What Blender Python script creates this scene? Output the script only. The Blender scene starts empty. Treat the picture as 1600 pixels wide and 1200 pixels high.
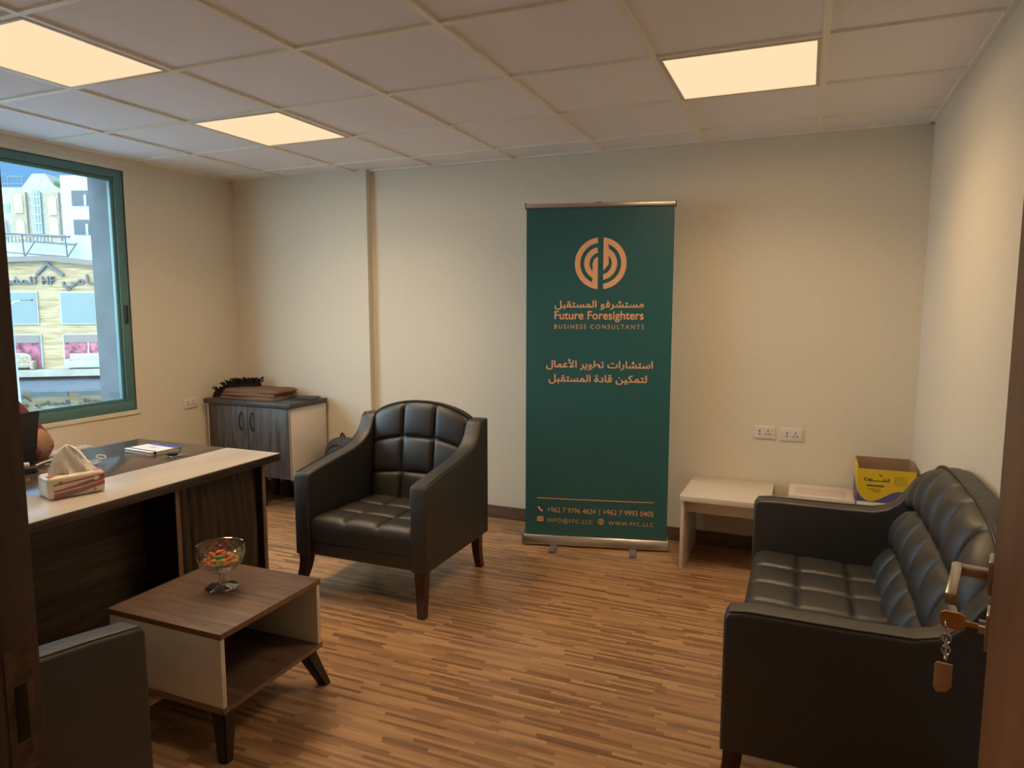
import bpy, bmesh, math, random
from math import sin, cos, pi, radians, sqrt, atan2
from mathutils import Vector, Matrix
from mathutils.geometry import tessellate_polygon, interpolate_bezier
random.seed(7)
S = bpy.context.scene
COL = S.collection
# ------------------------------------------------------------------ camera, sky, sun, exposure
YAW, PITCH = -0.3973, -0.1128
cd = bpy.data.cameras.new('camera'); cam = bpy.data.objects.new('camera', cd); COL.objects.link(cam)
cam.location = (2.3765, -3.965, 1.4511)
cam.rotation_euler = (pi/2 + PITCH, 0, -YAW)
cd.sensor_width = 36; cd.lens = 36*1089.5/1600; cd.clip_start = .02; cd.clip_end = 400
S.camera = cam
S.view_settings.view_transform = 'Standard'; S.view_settings.look = 'None'
S.view_settings.gamma = 1; S.view_settings.use_curve_mapping = False; S.view_settings.exposure = 0.0
LAMP_W = 10.4          # each ceiling panel
BEAM_W = 1.4           # four wide beams in each
LAMP_C = (1, .675, .375)
SKY_BRIGHT = 9.0       # bright sky patch added out of view, to light the back wall
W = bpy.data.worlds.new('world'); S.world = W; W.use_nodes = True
nt = W.node_tree; nt.nodes.clear()
N = lambda t: nt.nodes.new(t)
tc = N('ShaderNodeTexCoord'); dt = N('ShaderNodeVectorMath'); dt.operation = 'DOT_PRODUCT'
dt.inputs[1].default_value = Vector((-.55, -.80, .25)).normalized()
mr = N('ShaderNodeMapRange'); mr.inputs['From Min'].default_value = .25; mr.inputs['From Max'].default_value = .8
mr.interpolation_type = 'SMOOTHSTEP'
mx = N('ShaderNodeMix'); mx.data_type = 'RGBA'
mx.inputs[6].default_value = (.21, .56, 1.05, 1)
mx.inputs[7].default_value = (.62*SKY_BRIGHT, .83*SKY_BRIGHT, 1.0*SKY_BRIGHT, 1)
bg = N('ShaderNodeBackground'); wo = N('ShaderNodeOutputWorld')
L = nt.links.new
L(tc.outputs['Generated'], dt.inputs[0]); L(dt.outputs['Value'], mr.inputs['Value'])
sz = N('ShaderNodeSeparateXYZ'); mz = N('ShaderNodeMapRange'); mz.inputs['From Min'].default_value = .30; mz.inputs['From Max'].default_value = .62; mz.interpolation_type = 'SMOOTHSTEP'
mh = N('ShaderNodeMix'); mh.data_type = 'RGBA'; mh.inputs[6].default_value = (.21, .56, 1.05, 1); mh.inputs[7].default_value = (1.7, 2.8, 4.2, 1)
L(tc.outputs['Generated'], sz.inputs[0]); L(sz.outputs['Z'], mz.inputs['Value']); L(mz.outputs['Result'], mh.inputs[0]); L(mh.outputs[2], mx.inputs[6])
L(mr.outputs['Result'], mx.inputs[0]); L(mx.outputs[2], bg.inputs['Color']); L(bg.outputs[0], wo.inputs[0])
sl = bpy.data.lights.new('sun', 'SUN'); sl.energy = 2.3; sl.angle = radians(.5); sl.color = (1, .95, .86)
so = bpy.data.objects.new('sun', sl); COL.objects.link(so)
so.rotation_euler = Vector((-.60, .50, -.62)).to_track_quat('-Z', 'Y').to_euler()
pl = bpy.data.lights.new('window_portal', 'AREA'); pl.shape = 'RECTANGLE'; pl.size = 2.2; pl.size_y = 1.6
pl.cycles.is_portal = True
po = bpy.data.objects.new('window_portal', pl); COL.objects.link(po)
po.location = (-2.03, -1.75, 1.53); po.rotation_euler = (0, -pi/2, 0)

# ------------------------------------------------------------------ room numbers
LX, RX, BY, FY, H = -1.7115, 2.944, .295, -3.5, 2.381
DX0, DX1, DH = 1.62, 2.485, 2.06
WY0, WY1, WZ0, WZ1 = -2.72, -.69, .757, 2.305

# ------------------------------------------------------------------ materials
def mat(name, col, rough=.5, metal=0., bump=0., scale=60., var=.06, spec=.5, stretch=(1, 1, 1), coat=0.):
    m = bpy.data.materials.new(name); m.use_nodes = True
    t = m.node_tree; b = t.nodes['Principled BSDF']
    b.inputs['Roughness'].default_value = rough; b.inputs['Metallic'].default_value = metal
    b.inputs['Specular IOR Level'].default_value = spec; b.inputs['Coat Weight'].default_value = coat
    c = t.nodes.new('ShaderNodeTexCoord'); mp = t.nodes.new('ShaderNodeMapping'); mp.inputs['Scale'].default_value = stretch
    n = t.nodes.new('ShaderNodeTexNoise'); n.inputs['Scale'].default_value = scale; n.inputs['Detail'].default_value = 4
    t.links.new(c.outputs['Object'], mp.inputs[0]); t.links.new(mp.outputs[0], n.inputs['Vector'])
    r = t.nodes.new('ShaderNodeValToRGB')
    r.color_ramp.elements[0].position = .3; r.color_ramp.elements[1].position = .7
    r.color_ramp.elements[0].color = (*[max(0, k*(1-var)) for k in col], 1)
    r.color_ramp.elements[1].color = (*[min(1, k*(1+var)) for k in col], 1)
    t.links.new(n.outputs['Fac'], r.inputs[0]); t.links.new(r.outputs[0], b.inputs['Base Color'])
    if bump:
        bp = t.nodes.new('ShaderNodeBump'); bp.inputs['Strength'].default_value = bump; bp.inputs['Distance'].default_value = .002
        t.links.new(n.outputs['Fac'], bp.inputs['Height']); t.links.new(bp.outputs[0], b.inputs['Normal'])
    return m

def emis(name, col, s):
    m = bpy.data.materials.new(name); m.use_nodes = True
    t = m.node_tree; t.nodes.clear()
    e = t.nodes.new('ShaderNodeEmission'); o = t.nodes.new('ShaderNodeOutputMaterial')
    e.inputs[0].default_value = (*col, 1); e.inputs[1].default_value = s
    t.links.new(e.outputs[0], o.inputs[0]); return m

def wood(name, c0, c1, axis='X', rough=.4, scale=7., spec=.5):
    """streaky grain along one axis"""
    m = bpy.data.materials.new(name); m.use_nodes = True
    t = m.node_tree; b = t.nodes['Principled BSDF']; b.inputs['Roughness'].default_value = rough
    b.inputs['Specular IOR Level'].default_value = spec
    c = t.nodes.new('ShaderNodeTexCoord'); mp = t.nodes.new('ShaderNodeMapping')
    s = {'X': (1, 12, 12), 'Y': (12, 1, 12), 'Z': (12, 12, 1)}[axis]
    mp.inputs['Scale'].default_value = s
    n = t.nodes.new('ShaderNodeTexNoise'); n.inputs['Scale'].default_value = scale*.35; n.inputs['Detail'].default_value = 7
    n.inputs['Roughness'].default_value = .62; n.inputs['Distortion'].default_value = .6
    r = t.nodes.new('ShaderNodeValToRGB')
    r.color_ramp.elements[0].position = .34; r.color_ramp.elements[1].position = .68
    r.color_ramp.elements[0].color = (*c0, 1); r.color_ramp.elements[1].color = (*c1, 1)
    t.links.new(c.outputs['Object'], mp.inputs[0]); t.links.new(mp.outputs[0], n.inputs['Vector'])
    t.links.new(n.outputs['Fac'], r.inputs[0]); t.links.new(r.outputs[0], b.inputs['Base Color'])
    bp = t.nodes.new('ShaderNodeBump'); bp.inputs['Strength'].default_value = .15; bp.inputs['Distance'].default_value = .001
    t.links.new(n.outputs['Fac'], bp.inputs['Height']); t.links.new(bp.outputs[0], b.inputs['Normal'])
    return m

def floor_mat():
    m = bpy.data.materials.new('strip_parquet'); m.use_nodes = True
    t = m.node_tree; b = t.nodes['Principled BSDF']
    def M(op, a, c=None):
        n = t.nodes.new('ShaderNodeMath'); n.operation = op
        for k, v in ((0, a), (1, c)):
            if v is None: continue
            if isinstance(v, (int, float)): n.inputs[k].default_value = v
            else: t.links.new(v, n.inputs[k])
        return n.outputs[0]
    c = t.nodes.new('ShaderNodeTexCoord'); sx = t.nodes.new('ShaderNodeSeparateXYZ'); t.links.new(c.outputs['Object'], sx.inputs[0])
    X, Y = sx.outputs[0], sx.outputs[1]
    row = M('FLOOR', M('DIVIDE', Y, .0155))
    wr = t.nodes.new('ShaderNodeTexWhiteNoise'); wr.noise_dimensions = '1D'; t.links.new(row, wr.inputs['W'])
    ln = M('ADD', M('MULTIPLY', wr.outputs['Value'], .12), .16)
    colm = M('FLOOR', M('DIVIDE', M('ADD', X, M('MULTIPLY', wr.outputs['Value'], 7.3)), ln))
    cb = t.nodes.new('ShaderNodeCombineXYZ'); t.links.new(row, cb.inputs[0]); t.links.new(colm, cb.inputs[1])
    wn = t.nodes.new('ShaderNodeTexWhiteNoise'); wn.noise_dimensions = '2D'; t.links.new(cb.outputs[0], wn.inputs['Vector'])
    mp = t.nodes.new('ShaderNodeMapping'); mp.inputs['Scale'].default_value = (3, 60, 1); t.links.new(c.outputs['Object'], mp.inputs[0])
    n = t.nodes.new('ShaderNodeTexNoise'); n.inputs['Scale'].default_value = 2.2; n.inputs['Detail'].default_value = 6; t.links.new(mp.outputs[0], n.inputs['Vector'])
    f = M('ADD', M('MULTIPLY', wn.outputs['Value'], .56), M('MULTIPLY', n.outputs['Fac'], .52))
    r = t.nodes.new('ShaderNodeValToRGB'); e = r.color_ramp.elements
    e[0].position = .14; e[0].color = (.16, .082, .042, 1); e[1].position = .92; e[1].color = (.60, .37, .195, 1)
    k = e.new(.5); k.color = (.39, .222, .112, 1)
    t.links.new(f, r.inputs[0]); t.links.new(r.outputs[0], b.inputs['Base Color'])
    b.inputs['Roughness'].default_value = .36; b.inputs['Specular IOR Level'].default_value = .45
    bp = t.nodes.new('ShaderNodeBump'); bp.inputs['Strength'].default_value = .12; bp.inputs['Distance'].default_value = .001
    t.links.new(f, bp.inputs['Height']); t.links.new(bp.outputs[0], b.inputs['Normal'])
    return m

def pane_mat(name, tint=(.93, .98, .97), refl=.07):
    m = bpy.data.materials.new(name); m.use_nodes = True
    t = m.node_tree; t.nodes.clear()
    a = t.nodes.new('ShaderNodeBsdfTransparent'); g = t.nodes.new('ShaderNodeBsdfGlossy'); x = t.nodes.new('ShaderNodeMixShader')
    a.inputs[0].default_value = (*tint, 1); g.inputs['Roughness'].default_value = .02; x.inputs[0].default_value = refl
    o = t.nodes.new('ShaderNodeOutputMaterial')
    t.links.new(a.outputs[0], x.inputs[1]); t.links.new(g.outputs[0], x.inputs[2]); t.links.new(x.outputs[0], o.inputs[0])
    return m

def glass_mat(name):
    m = bpy.data.materials.new(name); m.use_nodes = True
    t = m.node_tree; t.nodes.clear()
    a = t.nodes.new('ShaderNodeBsdfTransparent'); g = t.nodes.new('ShaderNodeBsdfGlossy'); x = t.nodes.new('ShaderNodeMixShader'); l = t.nodes.new('ShaderNodeLayerWeight')
    mr = t.nodes.new('ShaderNodeMapRange'); mr.inputs['To Min'].default_value = .10; mr.inputs['To Max'].default_value = .85
    a.inputs[0].default_value = (.95, .96, .95, 1); g.inputs['Roughness'].default_value = .06; l.inputs['Blend'].default_value = .42
    o = t.nodes.new('ShaderNodeOutputMaterial')
    t.links.new(l.outputs['Facing'], mr.inputs['Value']); t.links.new(mr.outputs[0], x.inputs[0])
    t.links.new(a.outputs[0], x.inputs[1]); t.links.new(g.outputs[0], x.inputs[2]); t.links.new(x.outputs[0], o.inputs[0])
    return m

M_wall = mat('warm_white_plaster', (.79, .73, .60), .75, bump=.12, scale=45, var=.015, spec=.3)
M_wallr = mat('grey_concrete', (.115, .132, .146), .85, bump=.5, scale=9, var=.14, spec=.2)
M_tile = mat('ceiling_tile', (.93, .92, .96), .9, bump=.10, scale=170, var=.03, spec=.1)
M_grid = mat('ceiling_grid_bar', (.93, .90, .80), .45, var=.02)
M_floor = floor_mat()
M_skirt = wood('skirting_wood', (.10, .055, .035), (.20, .12, .075), 'X', .4)
M_black = mat('black_leather', (.017, .0152, .0136), .50, bump=.15, scale=420, var=.18, spec=1.0)
M_seam = mat('leather_piping', (.035, .028, .021), .42, bump=.1, scale=300, spec=.5)
M_legw = wood('dark_red_wood', (.035, .012, .008), (.075, .027, .017), 'Z', .35)
M_legb = wood('black_brown_wood', (.014, .009, .007), (.028, .018, .013), 'Z', .4)
M_desk = wood('dark_desk_wood', (.052, .040, .037), (.100, .078, .070), 'Y', .17, spec=1.0)
M_deskp = wood('dark_panel_wood', (.036, .026, .020), (.120, .088, .066), 'Y', .42)
M_pedest = mat('near_black_panel', (.020, .016, .013), .5, var=.1)
M_wave = wood('wave_panel_wood', (.050, .036, .028), (.090, .067, .052), 'Z', .42)
M_edge = mat('tan_edge_band', (.28, .165, .105), .5, var=.1)
M_white = mat('cream_melamine', (.74, .69, .62), .30, var=.02, scale=20)
M_strip = mat('white_desk_laminate', (.58, .54, .49), .24, var=.02, scale=20)
M_cab = wood('grey_black_door_wood', (.030, .026, .026), (.125, .112, .110), 'Z', .45, 9)
M_cabt = mat('dark_cabinet_top', (.055, .050, .050), .4, var=.15, scale=20, stretch=(1, 8, 1))
M_coff = wood('walnut_top', (.085, .050, .036), (.205, .128, .094), 'X', .50, 8)
M_coffe = mat('walnut_edge', (.22, .125, .075), .5, var=.12)
M_alu = mat('brushed_aluminium', (.62, .56, .50), .32, 1., bump=.05, scale=40, stretch=(1, 30, 30), var=.05)
M_grey = mat('grey_plastic', (.16, .165, .17), .5)
M_green = mat('green_banner_print', (.030, .135, .150), .36, var=.03, scale=8, spec=.5)
M_peach = mat('peach_print', (.93, .52, .28), .5, var=.02)
M_frame = mat('green_aluminium', (.100, .225, .228), .42, var=.05, scale=30)
M_frame_d = mat('dark_rubber', (.02, .028, .028), .6)
M_pane = pane_mat('window_glass')
M_plast = mat('white_plastic', (.80, .75, .68), .35, var=.02)
M_hole = mat('dark_hole', (.02, .015, .012), .6)
M_door = wood('brown_door_wood', (.27, .115, .055), (.42, .20, .10), 'Z', .38, 5)
M_doore = wood('brown_jamb_wood', (.095, .056, .042), (.165, .105, .080), 'Z', .5, 5)
M_worn = mat('worn_wood', (.16, .10, .07), .7, bump=.6, scale=50, var=.5)
M_nick = mat('brushed_nickel', (.50, .44, .36), .28, 1., var=.05)
M_brass = mat('brass', (.72, .45, .20), .30, 1., var=.06)
M_chrome = mat('chrome', (.75, .75, .78), .12, 1.)
M_tag = mat('tan_plastic_tag', (.50, .30, .15), .35)
M_lap = mat('laptop_black', (.016, .017, .018), .45, var=.08)
M_screen = mat('dark_screen', (.01, .012, .014), .15)
M_yellow = mat('yellow_carton', (.72, .52, .02), .5, var=.03)
M_blue = mat('violet_blue_print', (.10, .095, .26), .5, var=.04)
M_kraft = mat('brown_kraft', (.36, .24, .14), .8, var=.05)
M_ink = mat('dark_ink', (.030, .026, .04), .6)
M_oliv = mat('olive_ink', (.26, .21, .03), .6)
M_paper = mat('white_card', (.76, .68, .60), .6, var=.03)
M_line = mat('grey_ink', (.40, .33, .27), .6)
M_tissue = mat('white_tissue', (.83, .82, .80), .85, bump=.3, scale=60)
M_wrap = mat('glossy_white_wrap', (.80, .72, .60), .28, var=.02)
M_red = mat('red_print', (.50, .13, .12), .4)
M_slate = mat('slate_print', (.21, .21, .30), .4)
M_gold = mat('gold_print', (.35, .27, .05), .4)
M_nbw = mat('notebook_cover', (.80, .80, .82), .45)
M_nbb = mat('notebook_blue', (.03, .085, .42), .45)
M_navy = mat('navy_elastic', (.02, .03, .20), .6)
M_cream = mat('cream_pages', (.74, .66, .50), .8, bump=.5, scale=30, stretch=(1, 1, 60))
M_cable_w = mat('white_cable', (.75, .70, .62), .5)
M_cable_b = mat('black_cable', (.02, .02, .02), .5)
M_blank = mat('brown_wool', (.215, .125, .085), .95, bump=.8, scale=120, var=.15, spec=.1)
M_fringe = mat('black_brown_fringe', (.030, .020, .018), .9, bump=.8, scale=150, var=.2, spec=.1)
M_bag = mat('charcoal_nylon', (.060, .063, .070), .8, bump=.4, scale=300, var=.1)
M_skin = mat('skin', (.50, .29, .19), .5, var=.05)
M_maroon = mat('maroon_cloth', (.13, .017, .022), .85, bump=.4, scale=200, var=.1)
M_tan = mat('tan_cloth', (.33, .185, .115), .85, bump=.4, scale=160, var=.1)
M_dark = mat('dark_trouser', (.02, .02, .025), .9)
M_hair = mat('dark_hair', (.015, .011, .009), .55, bump=.5, scale=160, stretch=(1, 1, .1))
M_diff = emis('lit_diffuser', (1.0, .71, .43), 1.08)
M_crys = glass_mat('cut_crystal')
M_fluor = mat('white_painted_metal', (.72, .66, .57), .4)
# outside
M_stone = wood('banded_limestone', (.32, .215, .10), (.56, .455, .30), 'X', .85, 1.6, .2)
M_stone2 = mat('pale_stone', (.35, .325, .275), .9, bump=.3, scale=2.5, var=.13, spec=.2)
M_stone3 = mat('yellow_stone', (.33, .275, .19), .9, scale=2.5, var=.10, spec=.2)
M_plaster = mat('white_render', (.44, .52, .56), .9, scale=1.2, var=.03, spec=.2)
M_para = mat('brown_parapet', (.22, .19, .17), .8)
M_sign = mat('dark_sign_metal', (.10, .12, .14), .4, .3)
M_winx = mat('far_glass', (.17, .23, .23), .15, var=.06, scale=.5)
M_wind = mat('far_dark_opening', (.06, .075, .09), .5)
M_shut = mat('pale_shutter', (.62, .66, .66), .7, bump=.6, scale=3, stretch=(.1, .1, 12))
M_pink = mat('pink_floral_backdrop', (.33, .10, .14), .8, scale=4, var=.75)
M_sofab = mat('pale_blue_fabric', (.40, .55, .62), .9, var=.1, scale=5)
M_gold2 = mat('gilt_furniture', (.34, .27, .20), .5, var=.4, scale=6)
M_canopy = mat('grey_canopy', (.10, .115, .14), .6, scale=2, var=.12)
M_steel = mat('grey_steel', (.12, .13, .15), .5)
M_lampp = mat('pale_lamp_post', (.58, .68, .74), .5)
M_road = mat('asphalt', (.38, .38, .38), .9, scale=6, var=.15)
M_leaf = mat('roof_plants', (.08, .14, .05), .9, scale=8, var=.5)

# ------------------------------------------------------------------ mesh helpers
def B(): return bmesh.new()
def box(bm, x0, y0, z0, x1, y1, z1, mi=0, bev=0., seg=2, rot=None, org=None):
    r = bmesh.ops.create_cube(bm, size=1)
    vs = r['verts']
    Mx = Matrix.Translation(((x0+x1)/2, (y0+y1)/2, (z0+z1)/2)) @ Matrix.Diagonal((abs(x1-x0), abs(y1-y0), abs(z1-z0), 1))
    bmesh.ops.transform(bm, matrix=Mx, verts=vs)
    fs = list({f for v in vs for f in v.link_faces})
    for f in fs: f.material_index = mi
    if bev:
        es = list({e for v in vs for e in v.link_edges})
        q = bmesh.ops.bevel(bm, geom=es, offset=bev, segments=seg, profile=.5, affect='EDGES')
        for f in q['faces']: f.material_index = mi
        vs = list({v for f in q['faces'] for v in f.verts} | {v for v in vs if v.is_valid})
    if rot is not None:
        bmesh.ops.rotate(bm, cent=org or ((x0+x1)/2, (y0+y1)/2, (z0+z1)/2), matrix=rot, verts=vs)
    return vs

def prism(bm, pts, a, b, f, mi=0, bev=0., seg=3):
    """pts: outline (p,q); f(p,q,t)->xyz; extruded from t=a to t=b"""
    n = len(pts)
    v0 = [bm.verts.new(f(p, q, a)) for p, q in pts]; v1 = [bm.verts.new(f(p, q, b)) for p, q in pts]
    c0 = bm.faces.new(v0[::-1]); c1 = bm.faces.new(v1)
    fs = [c0, c1]
    for i in range(n):
        j = (i+1) % n; fs.append(bm.faces.new((v0[i], v0[j], v1[j], v1[i])))
    for k in fs: k.material_index = mi
    bmesh.ops.recalc_face_normals(bm, faces=fs)
    if bev:
        es = list(set(c0.edges) | set(c1.edges))
        q = bmesh.ops.bevel(bm, geom=es, offset=bev, segments=seg, profile=.5, affect='EDGES')
        for k in q['faces']: k.material_index = mi
    return v0+v1

def tube(bm, path, r, n=8, mi=0, closed=False, caps=True):
    P = [Vector(p) for p in path]; rings = []; m = len(P)
    rr = r if isinstance(r, (list, tuple)) else [r]*m
    up = None
    for i in range(m):
        if closed: t = P[(i+1) % m]-P[i-1]
        else: t = P[min(i+1, m-1)]-P[max(i-1, 0)]
        t.normalize()
        if up is None: up = t.orthogonal().normalized()
        up = (up - t*up.dot(t)).normalized(); s = t.cross(up)
        rings.append([bm.verts.new(P[i]+(up*cos(2*pi*k/n)+s*sin(2*pi*k/n))*rr[i]) for k in range(n)])
    for i in range(m if closed else m-1):
        A, C = rings[i], rings[(i+1) % m]
        for k in range(n):
            f = bm.faces.new((A[k], A[(k+1) % n], C[(k+1) % n], C[k])); f.material_index = mi
    if caps and not closed:
        for q in (rings[0][::-1], rings[-1]):
            f = bm.faces.new(q); f.material_index = mi

def lathe(bm, prof, n=32, mi=0, cx=0, cy=0, mod=None):
    rings = []
    for i, (r, z) in enumerate(prof):
        rings.append([bm.verts.new((cx+(r*(mod(i, k/n, r, z) if mod else 1))*cos(2*pi*k/n), cy+(r*(mod(i, k/n, r, z) if mod else 1))*sin(2*pi*k/n), z)) for k in range(n)])
    for A, C in zip(rings, rings[1:]):
        for k in range(n):
            f = bm.faces.new((A[k], A[(k+1) % n], C[(k+1) % n], C[k])); f.material_index = mi
    for q in (rings[0][::-1], rings[-1]):
        f = bm.faces.new(q); f.material_index = mi

def loft(bm, secs, mi=0):
    R = [[bm.verts.new(p) for p in s] for s in secs]; n = len(R[0])
    for A, C in zip(R, R[1:]):
        for k in range(n):
            f = bm.faces.new((A[k], A[(k+1) % n], C[(k+1) % n], C[k])); f.material_index = mi
    for q in (R[0][::-1], R[-1]):
        f = bm.faces.new(q); f.material_index = mi

def pad(bm, nu, nv, front, back, mi=0):
    """closed cushion: front(u,v), back(u,v) grids joined round the rim"""
    F = [[bm.verts.new(front(i/nu, j/nv)) for i in range(nu+1)] for j in range(nv+1)]
    fs = []
    for j in range(nv):
        for i in range(nu): fs.append(bm.faces.new((F[j][i], F[j][i+1], F[j+1][i+1], F[j+1][i])))
    rim = [(i, 0) for i in range(nu)] + [(nu, j) for j in range(nv)] + [(i, nv) for i in range(nu, 0, -1)] + [(0, j) for j in range(nv, 0, -1)]
    Bk = [bm.verts.new(back(i/nu, j/nv)) for i, j in rim]
    n = len(rim)
    for k in range(n):
        a, b = rim[k], rim[(k+1) % n]
        fs.append(bm.faces.new((F[b[1]][b[0]], F[a[1]][a[0]], Bk[k], Bk[(k+1) % n])))
    fs.append(bm.faces.new(Bk[::-1]))
    for f in fs: f.material_index = mi
    bmesh.ops.recalc_face_normals(bm, faces=fs)

def tuft(u, v, n, m, p=.42):
    return (abs(sin(pi*u*n))*abs(sin(pi*v*m)) + 1e-9)**p

def quad(bm, pts, mi=0):
    f = bm.faces.new([bm.verts.new(p) for p in pts]); f.material_index = mi; return f

def obj(name, bm, mats, parent=None, smooth=35, loc=None, rotz=None, sub=0, **props):
    me = bpy.data.meshes.new(name)
    bm.normal_update(); bm.to_mesh(me); bm.free()
    for m in (mats if isinstance(mats, (list, tuple)) else [mats]): me.materials.append(m)
    if smooth:
        for p in me.polygons: p.use_smooth = True
        me.set_sharp_from_angle(angle=radians(smooth))
    o = bpy.data.objects.new(name, me); COL.objects.link(o)
    if parent: o.parent = parent
    if loc: o.location = loc
    if rotz: o.rotation_euler.z = rotz
    if sub:
        md = o.modifiers.new('sub', 'SUBSURF'); md.levels = md.render_levels = sub
    for k, v in props.items(): o[k] = v
    return o

def thing(name, label, cat, loc=(0, 0, 0), rotz=0., group=None, kind=None):
    o = bpy.data.objects.new(name, None); COL.objects.link(o); o.empty_display_size = .05
    o.location = loc; o.rotation_euler = (0, 0, rotz)
    if kind: o['kind'] = kind
    if label: o['label'] = label
    if cat: o['category'] = cat
    if group: o['group'] = group
    return o

def tag(o, label, cat, group=None):
    o['label'] = label; o['category'] = cat
    if group: o['group'] = group
    return o

def struct(name, bm, mats, parent=None, smooth=0):
    o = obj(name, bm, mats, parent, smooth)
    if not parent: o['kind'] = 'structure'
    return o

def dup(root, loc, rotz, label, group=None):
    r = root.copy(); COL.objects.link(r); r.location = loc; r.rotation_euler = (0, 0, rotz); r['label'] = label
    if group: r['group'] = group
    for ch in list(root.children):
        c = ch.copy(); COL.objects.link(c); c.parent = r
        for g in list(ch.children):
            d = g.copy(); COL.objects.link(d); d.parent = c
    return r

# ------------------------------------------------------------------ lettering
AR = {'ا': (0xFE8D, 0xFE8E, 0, 0), 'أ': (0xFE83, 0xFE84, 0, 0), 'ب': (0xFE8F, 0xFE90, 0xFE91, 0xFE92), 'ة': (0xFE93, 0xFE94, 0, 0),
      'ت': (0xFE95, 0xFE96, 0xFE97, 0xFE98), 'ح': (0xFEA1, 0xFEA2, 0xFEA3, 0xFEA4), 'خ': (0xFEA5, 0xFEA6, 0xFEA7, 0xFEA8), 'د': (0xFEA9, 0xFEAA, 0, 0),
      'ر': (0xFEAD, 0xFEAE, 0, 0), 'س': (0xFEB1, 0xFEB2, 0xFEB3, 0xFEB4), 'ش': (0xFEB5, 0xFEB6, 0xFEB7, 0xFEB8), 'ط': (0xFEC1, 0xFEC2, 0xFEC3, 0xFEC4),
      'ع': (0xFEC9, 0xFECA, 0xFECB, 0xFECC), 'ف': (0xFED1, 0xFED2, 0xFED3, 0xFED4), 'ق': (0xFED5, 0xFED6, 0xFED7, 0xFED8), 'ك': (0xFED9, 0xFEDA, 0xFEDB, 0xFEDC),
      'ل': (0xFEDD, 0xFEDE, 0xFEDF, 0xFEE0), 'م': (0xFEE1, 0xFEE2, 0xFEE3, 0xFEE4), 'ن': (0xFEE5, 0xFEE6, 0xFEE7, 0xFEE8), 'و': (0xFEED, 0xFEEE, 0, 0),
      'ي': (0xFEF1, 0xFEF2, 0xFEF3, 0xFEF4), 'خ ': 0}
def arabic(s):
    out = []
    for w in s.split(' '):
        r = ''; prev = False; i = 0
        while i < len(w):
            c = w[i]
            if c == 'ل' and i+1 < len(w) and w[i+1] in 'اأ':
                r += chr({'ا': 0xFEFB, 'أ': 0xFEF7}[w[i+1]] + (1 if prev else 0)); prev = False; i += 2; continue
            if c == 'ـ': r += c; prev = True; i += 1; continue
            f = AR[c]; nxt = i+1 < len(w)
            if f[2]: r += chr(f[3] if prev and nxt else f[1] if prev else f[2] if nxt else f[0]); prev = True
            else: r += chr(f[1] if prev else f[0]); prev = False
            i += 1
        out.append(r)
    return ' '.join(out)[::-1]

def unloop(P):
    """drop the small loops where an outline crosses itself"""
    n = len(P)
    for i in range(n):
        a, b = P[i], P[(i+1) % n]
        for k in range(2, min(n//2, 26)):
            c, d = P[(i+k) % n], P[(i+k+1) % n]
            r, s_ = b-a, d-c; den = r.x*s_.y-r.y*s_.x
            if abs(den) < 1e-12: continue
            t = ((c.x-a.x)*s_.y-(c.y-a.y)*s_.x)/den; u = ((c.x-a.x)*r.y-(c.y-a.y)*r.x)/den
            if 0 < t < 1 and 0 < u < 1:
                drop = {(i+1+q) % n for q in range(k)}
                Q = []
                for j in range(n):
                    if j not in drop: Q.append(P[j])
                    if j == i: Q.append(a+r*t)
                return Q
    return P

def glyphs(s, bold=0., ar=False, spacing=1.):
    c = bpy.data.curves.new('t', 'FONT'); c.body = arabic(s) if ar else s; c.space_character = spacing
    o = bpy.data.objects.new('t', c); COL.objects.link(o); bpy.context.view_layer.update()
    cu = o.to_curve(bpy.context.evaluated_depsgraph_get())
    polys = []
    for sp in cu.splines:
        P = []; bz = sp.bezier_points
        if sp.type == 'BEZIER':
            for i in range(len(bz)):
                a, b = bz[i], bz[(i+1) % len(bz)]
                straight = (a.handle_right-a.co).length < 1e-5 and (b.handle_left-b.co).length < 1e-5
                q = interpolate_bezier(a.co, a.handle_right, b.handle_left, b.co, 2 if straight else 6)
                P += [Vector((k.x, k.y)) for k in q[:-1]]
        else: P = [Vector((k.co.x, k.co.y)) for k in sp.points]
        Q = []
        for k in P:
            if not Q or (k-Q[-1]).length > 1e-4: Q.append(k)
        if len(Q) > 2 and (Q[0]-Q[-1]).length < 1e-4: Q.pop()
        if len(Q) > 2: polys.append(Q)
    o.to_curve_clear(); bpy.data.objects.remove(o); bpy.data.curves.remove(c)
    area = lambda P: .5*sum(P[i-1].x*P[i].y-P[i].x*P[i-1].y for i in range(len(P)))
    A = [area(P) for P in polys]
    big = max(range(len(A)), key=lambda i: abs(A[i])); sg = 1 if A[big] > 0 else -1
    if bold:
        for k, P in enumerate(polys):
            R = []
            for i in range(len(P)):
                d1 = (P[i]-P[i-1]).normalized(); d2 = (P[(i+1) % len(P)]-P[i]).normalized()
                n = Vector((d1.y+d2.y, -d1.x-d2.x))
                n = n.normalized() if n.length > .3 else Vector((d2.y, -d2.x))
                R.append(P[i]+n*bold*sg)
            polys[k] = R
    polys = [unloop(unloop(P)) for P in polys]
    outs = [[polys[i], []] for i in range(len(A)) if A[i]*sg > 0]
    def inside(p, P):
        r = False
        for i in range(len(P)):
            a, b = P[i-1], P[i]
            if (a.y > p.y) != (b.y > p.y) and p.x < (b.x-a.x)*(p.y-a.y)/(b.y-a.y)+a.x: r = not r
        return r
    for i in range(len(A)):
        if A[i]*sg < 0:
            for o_ in outs:
                if inside(polys[i][0], o_[0]): o_[1].append(polys[i]); break
    return outs

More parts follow.
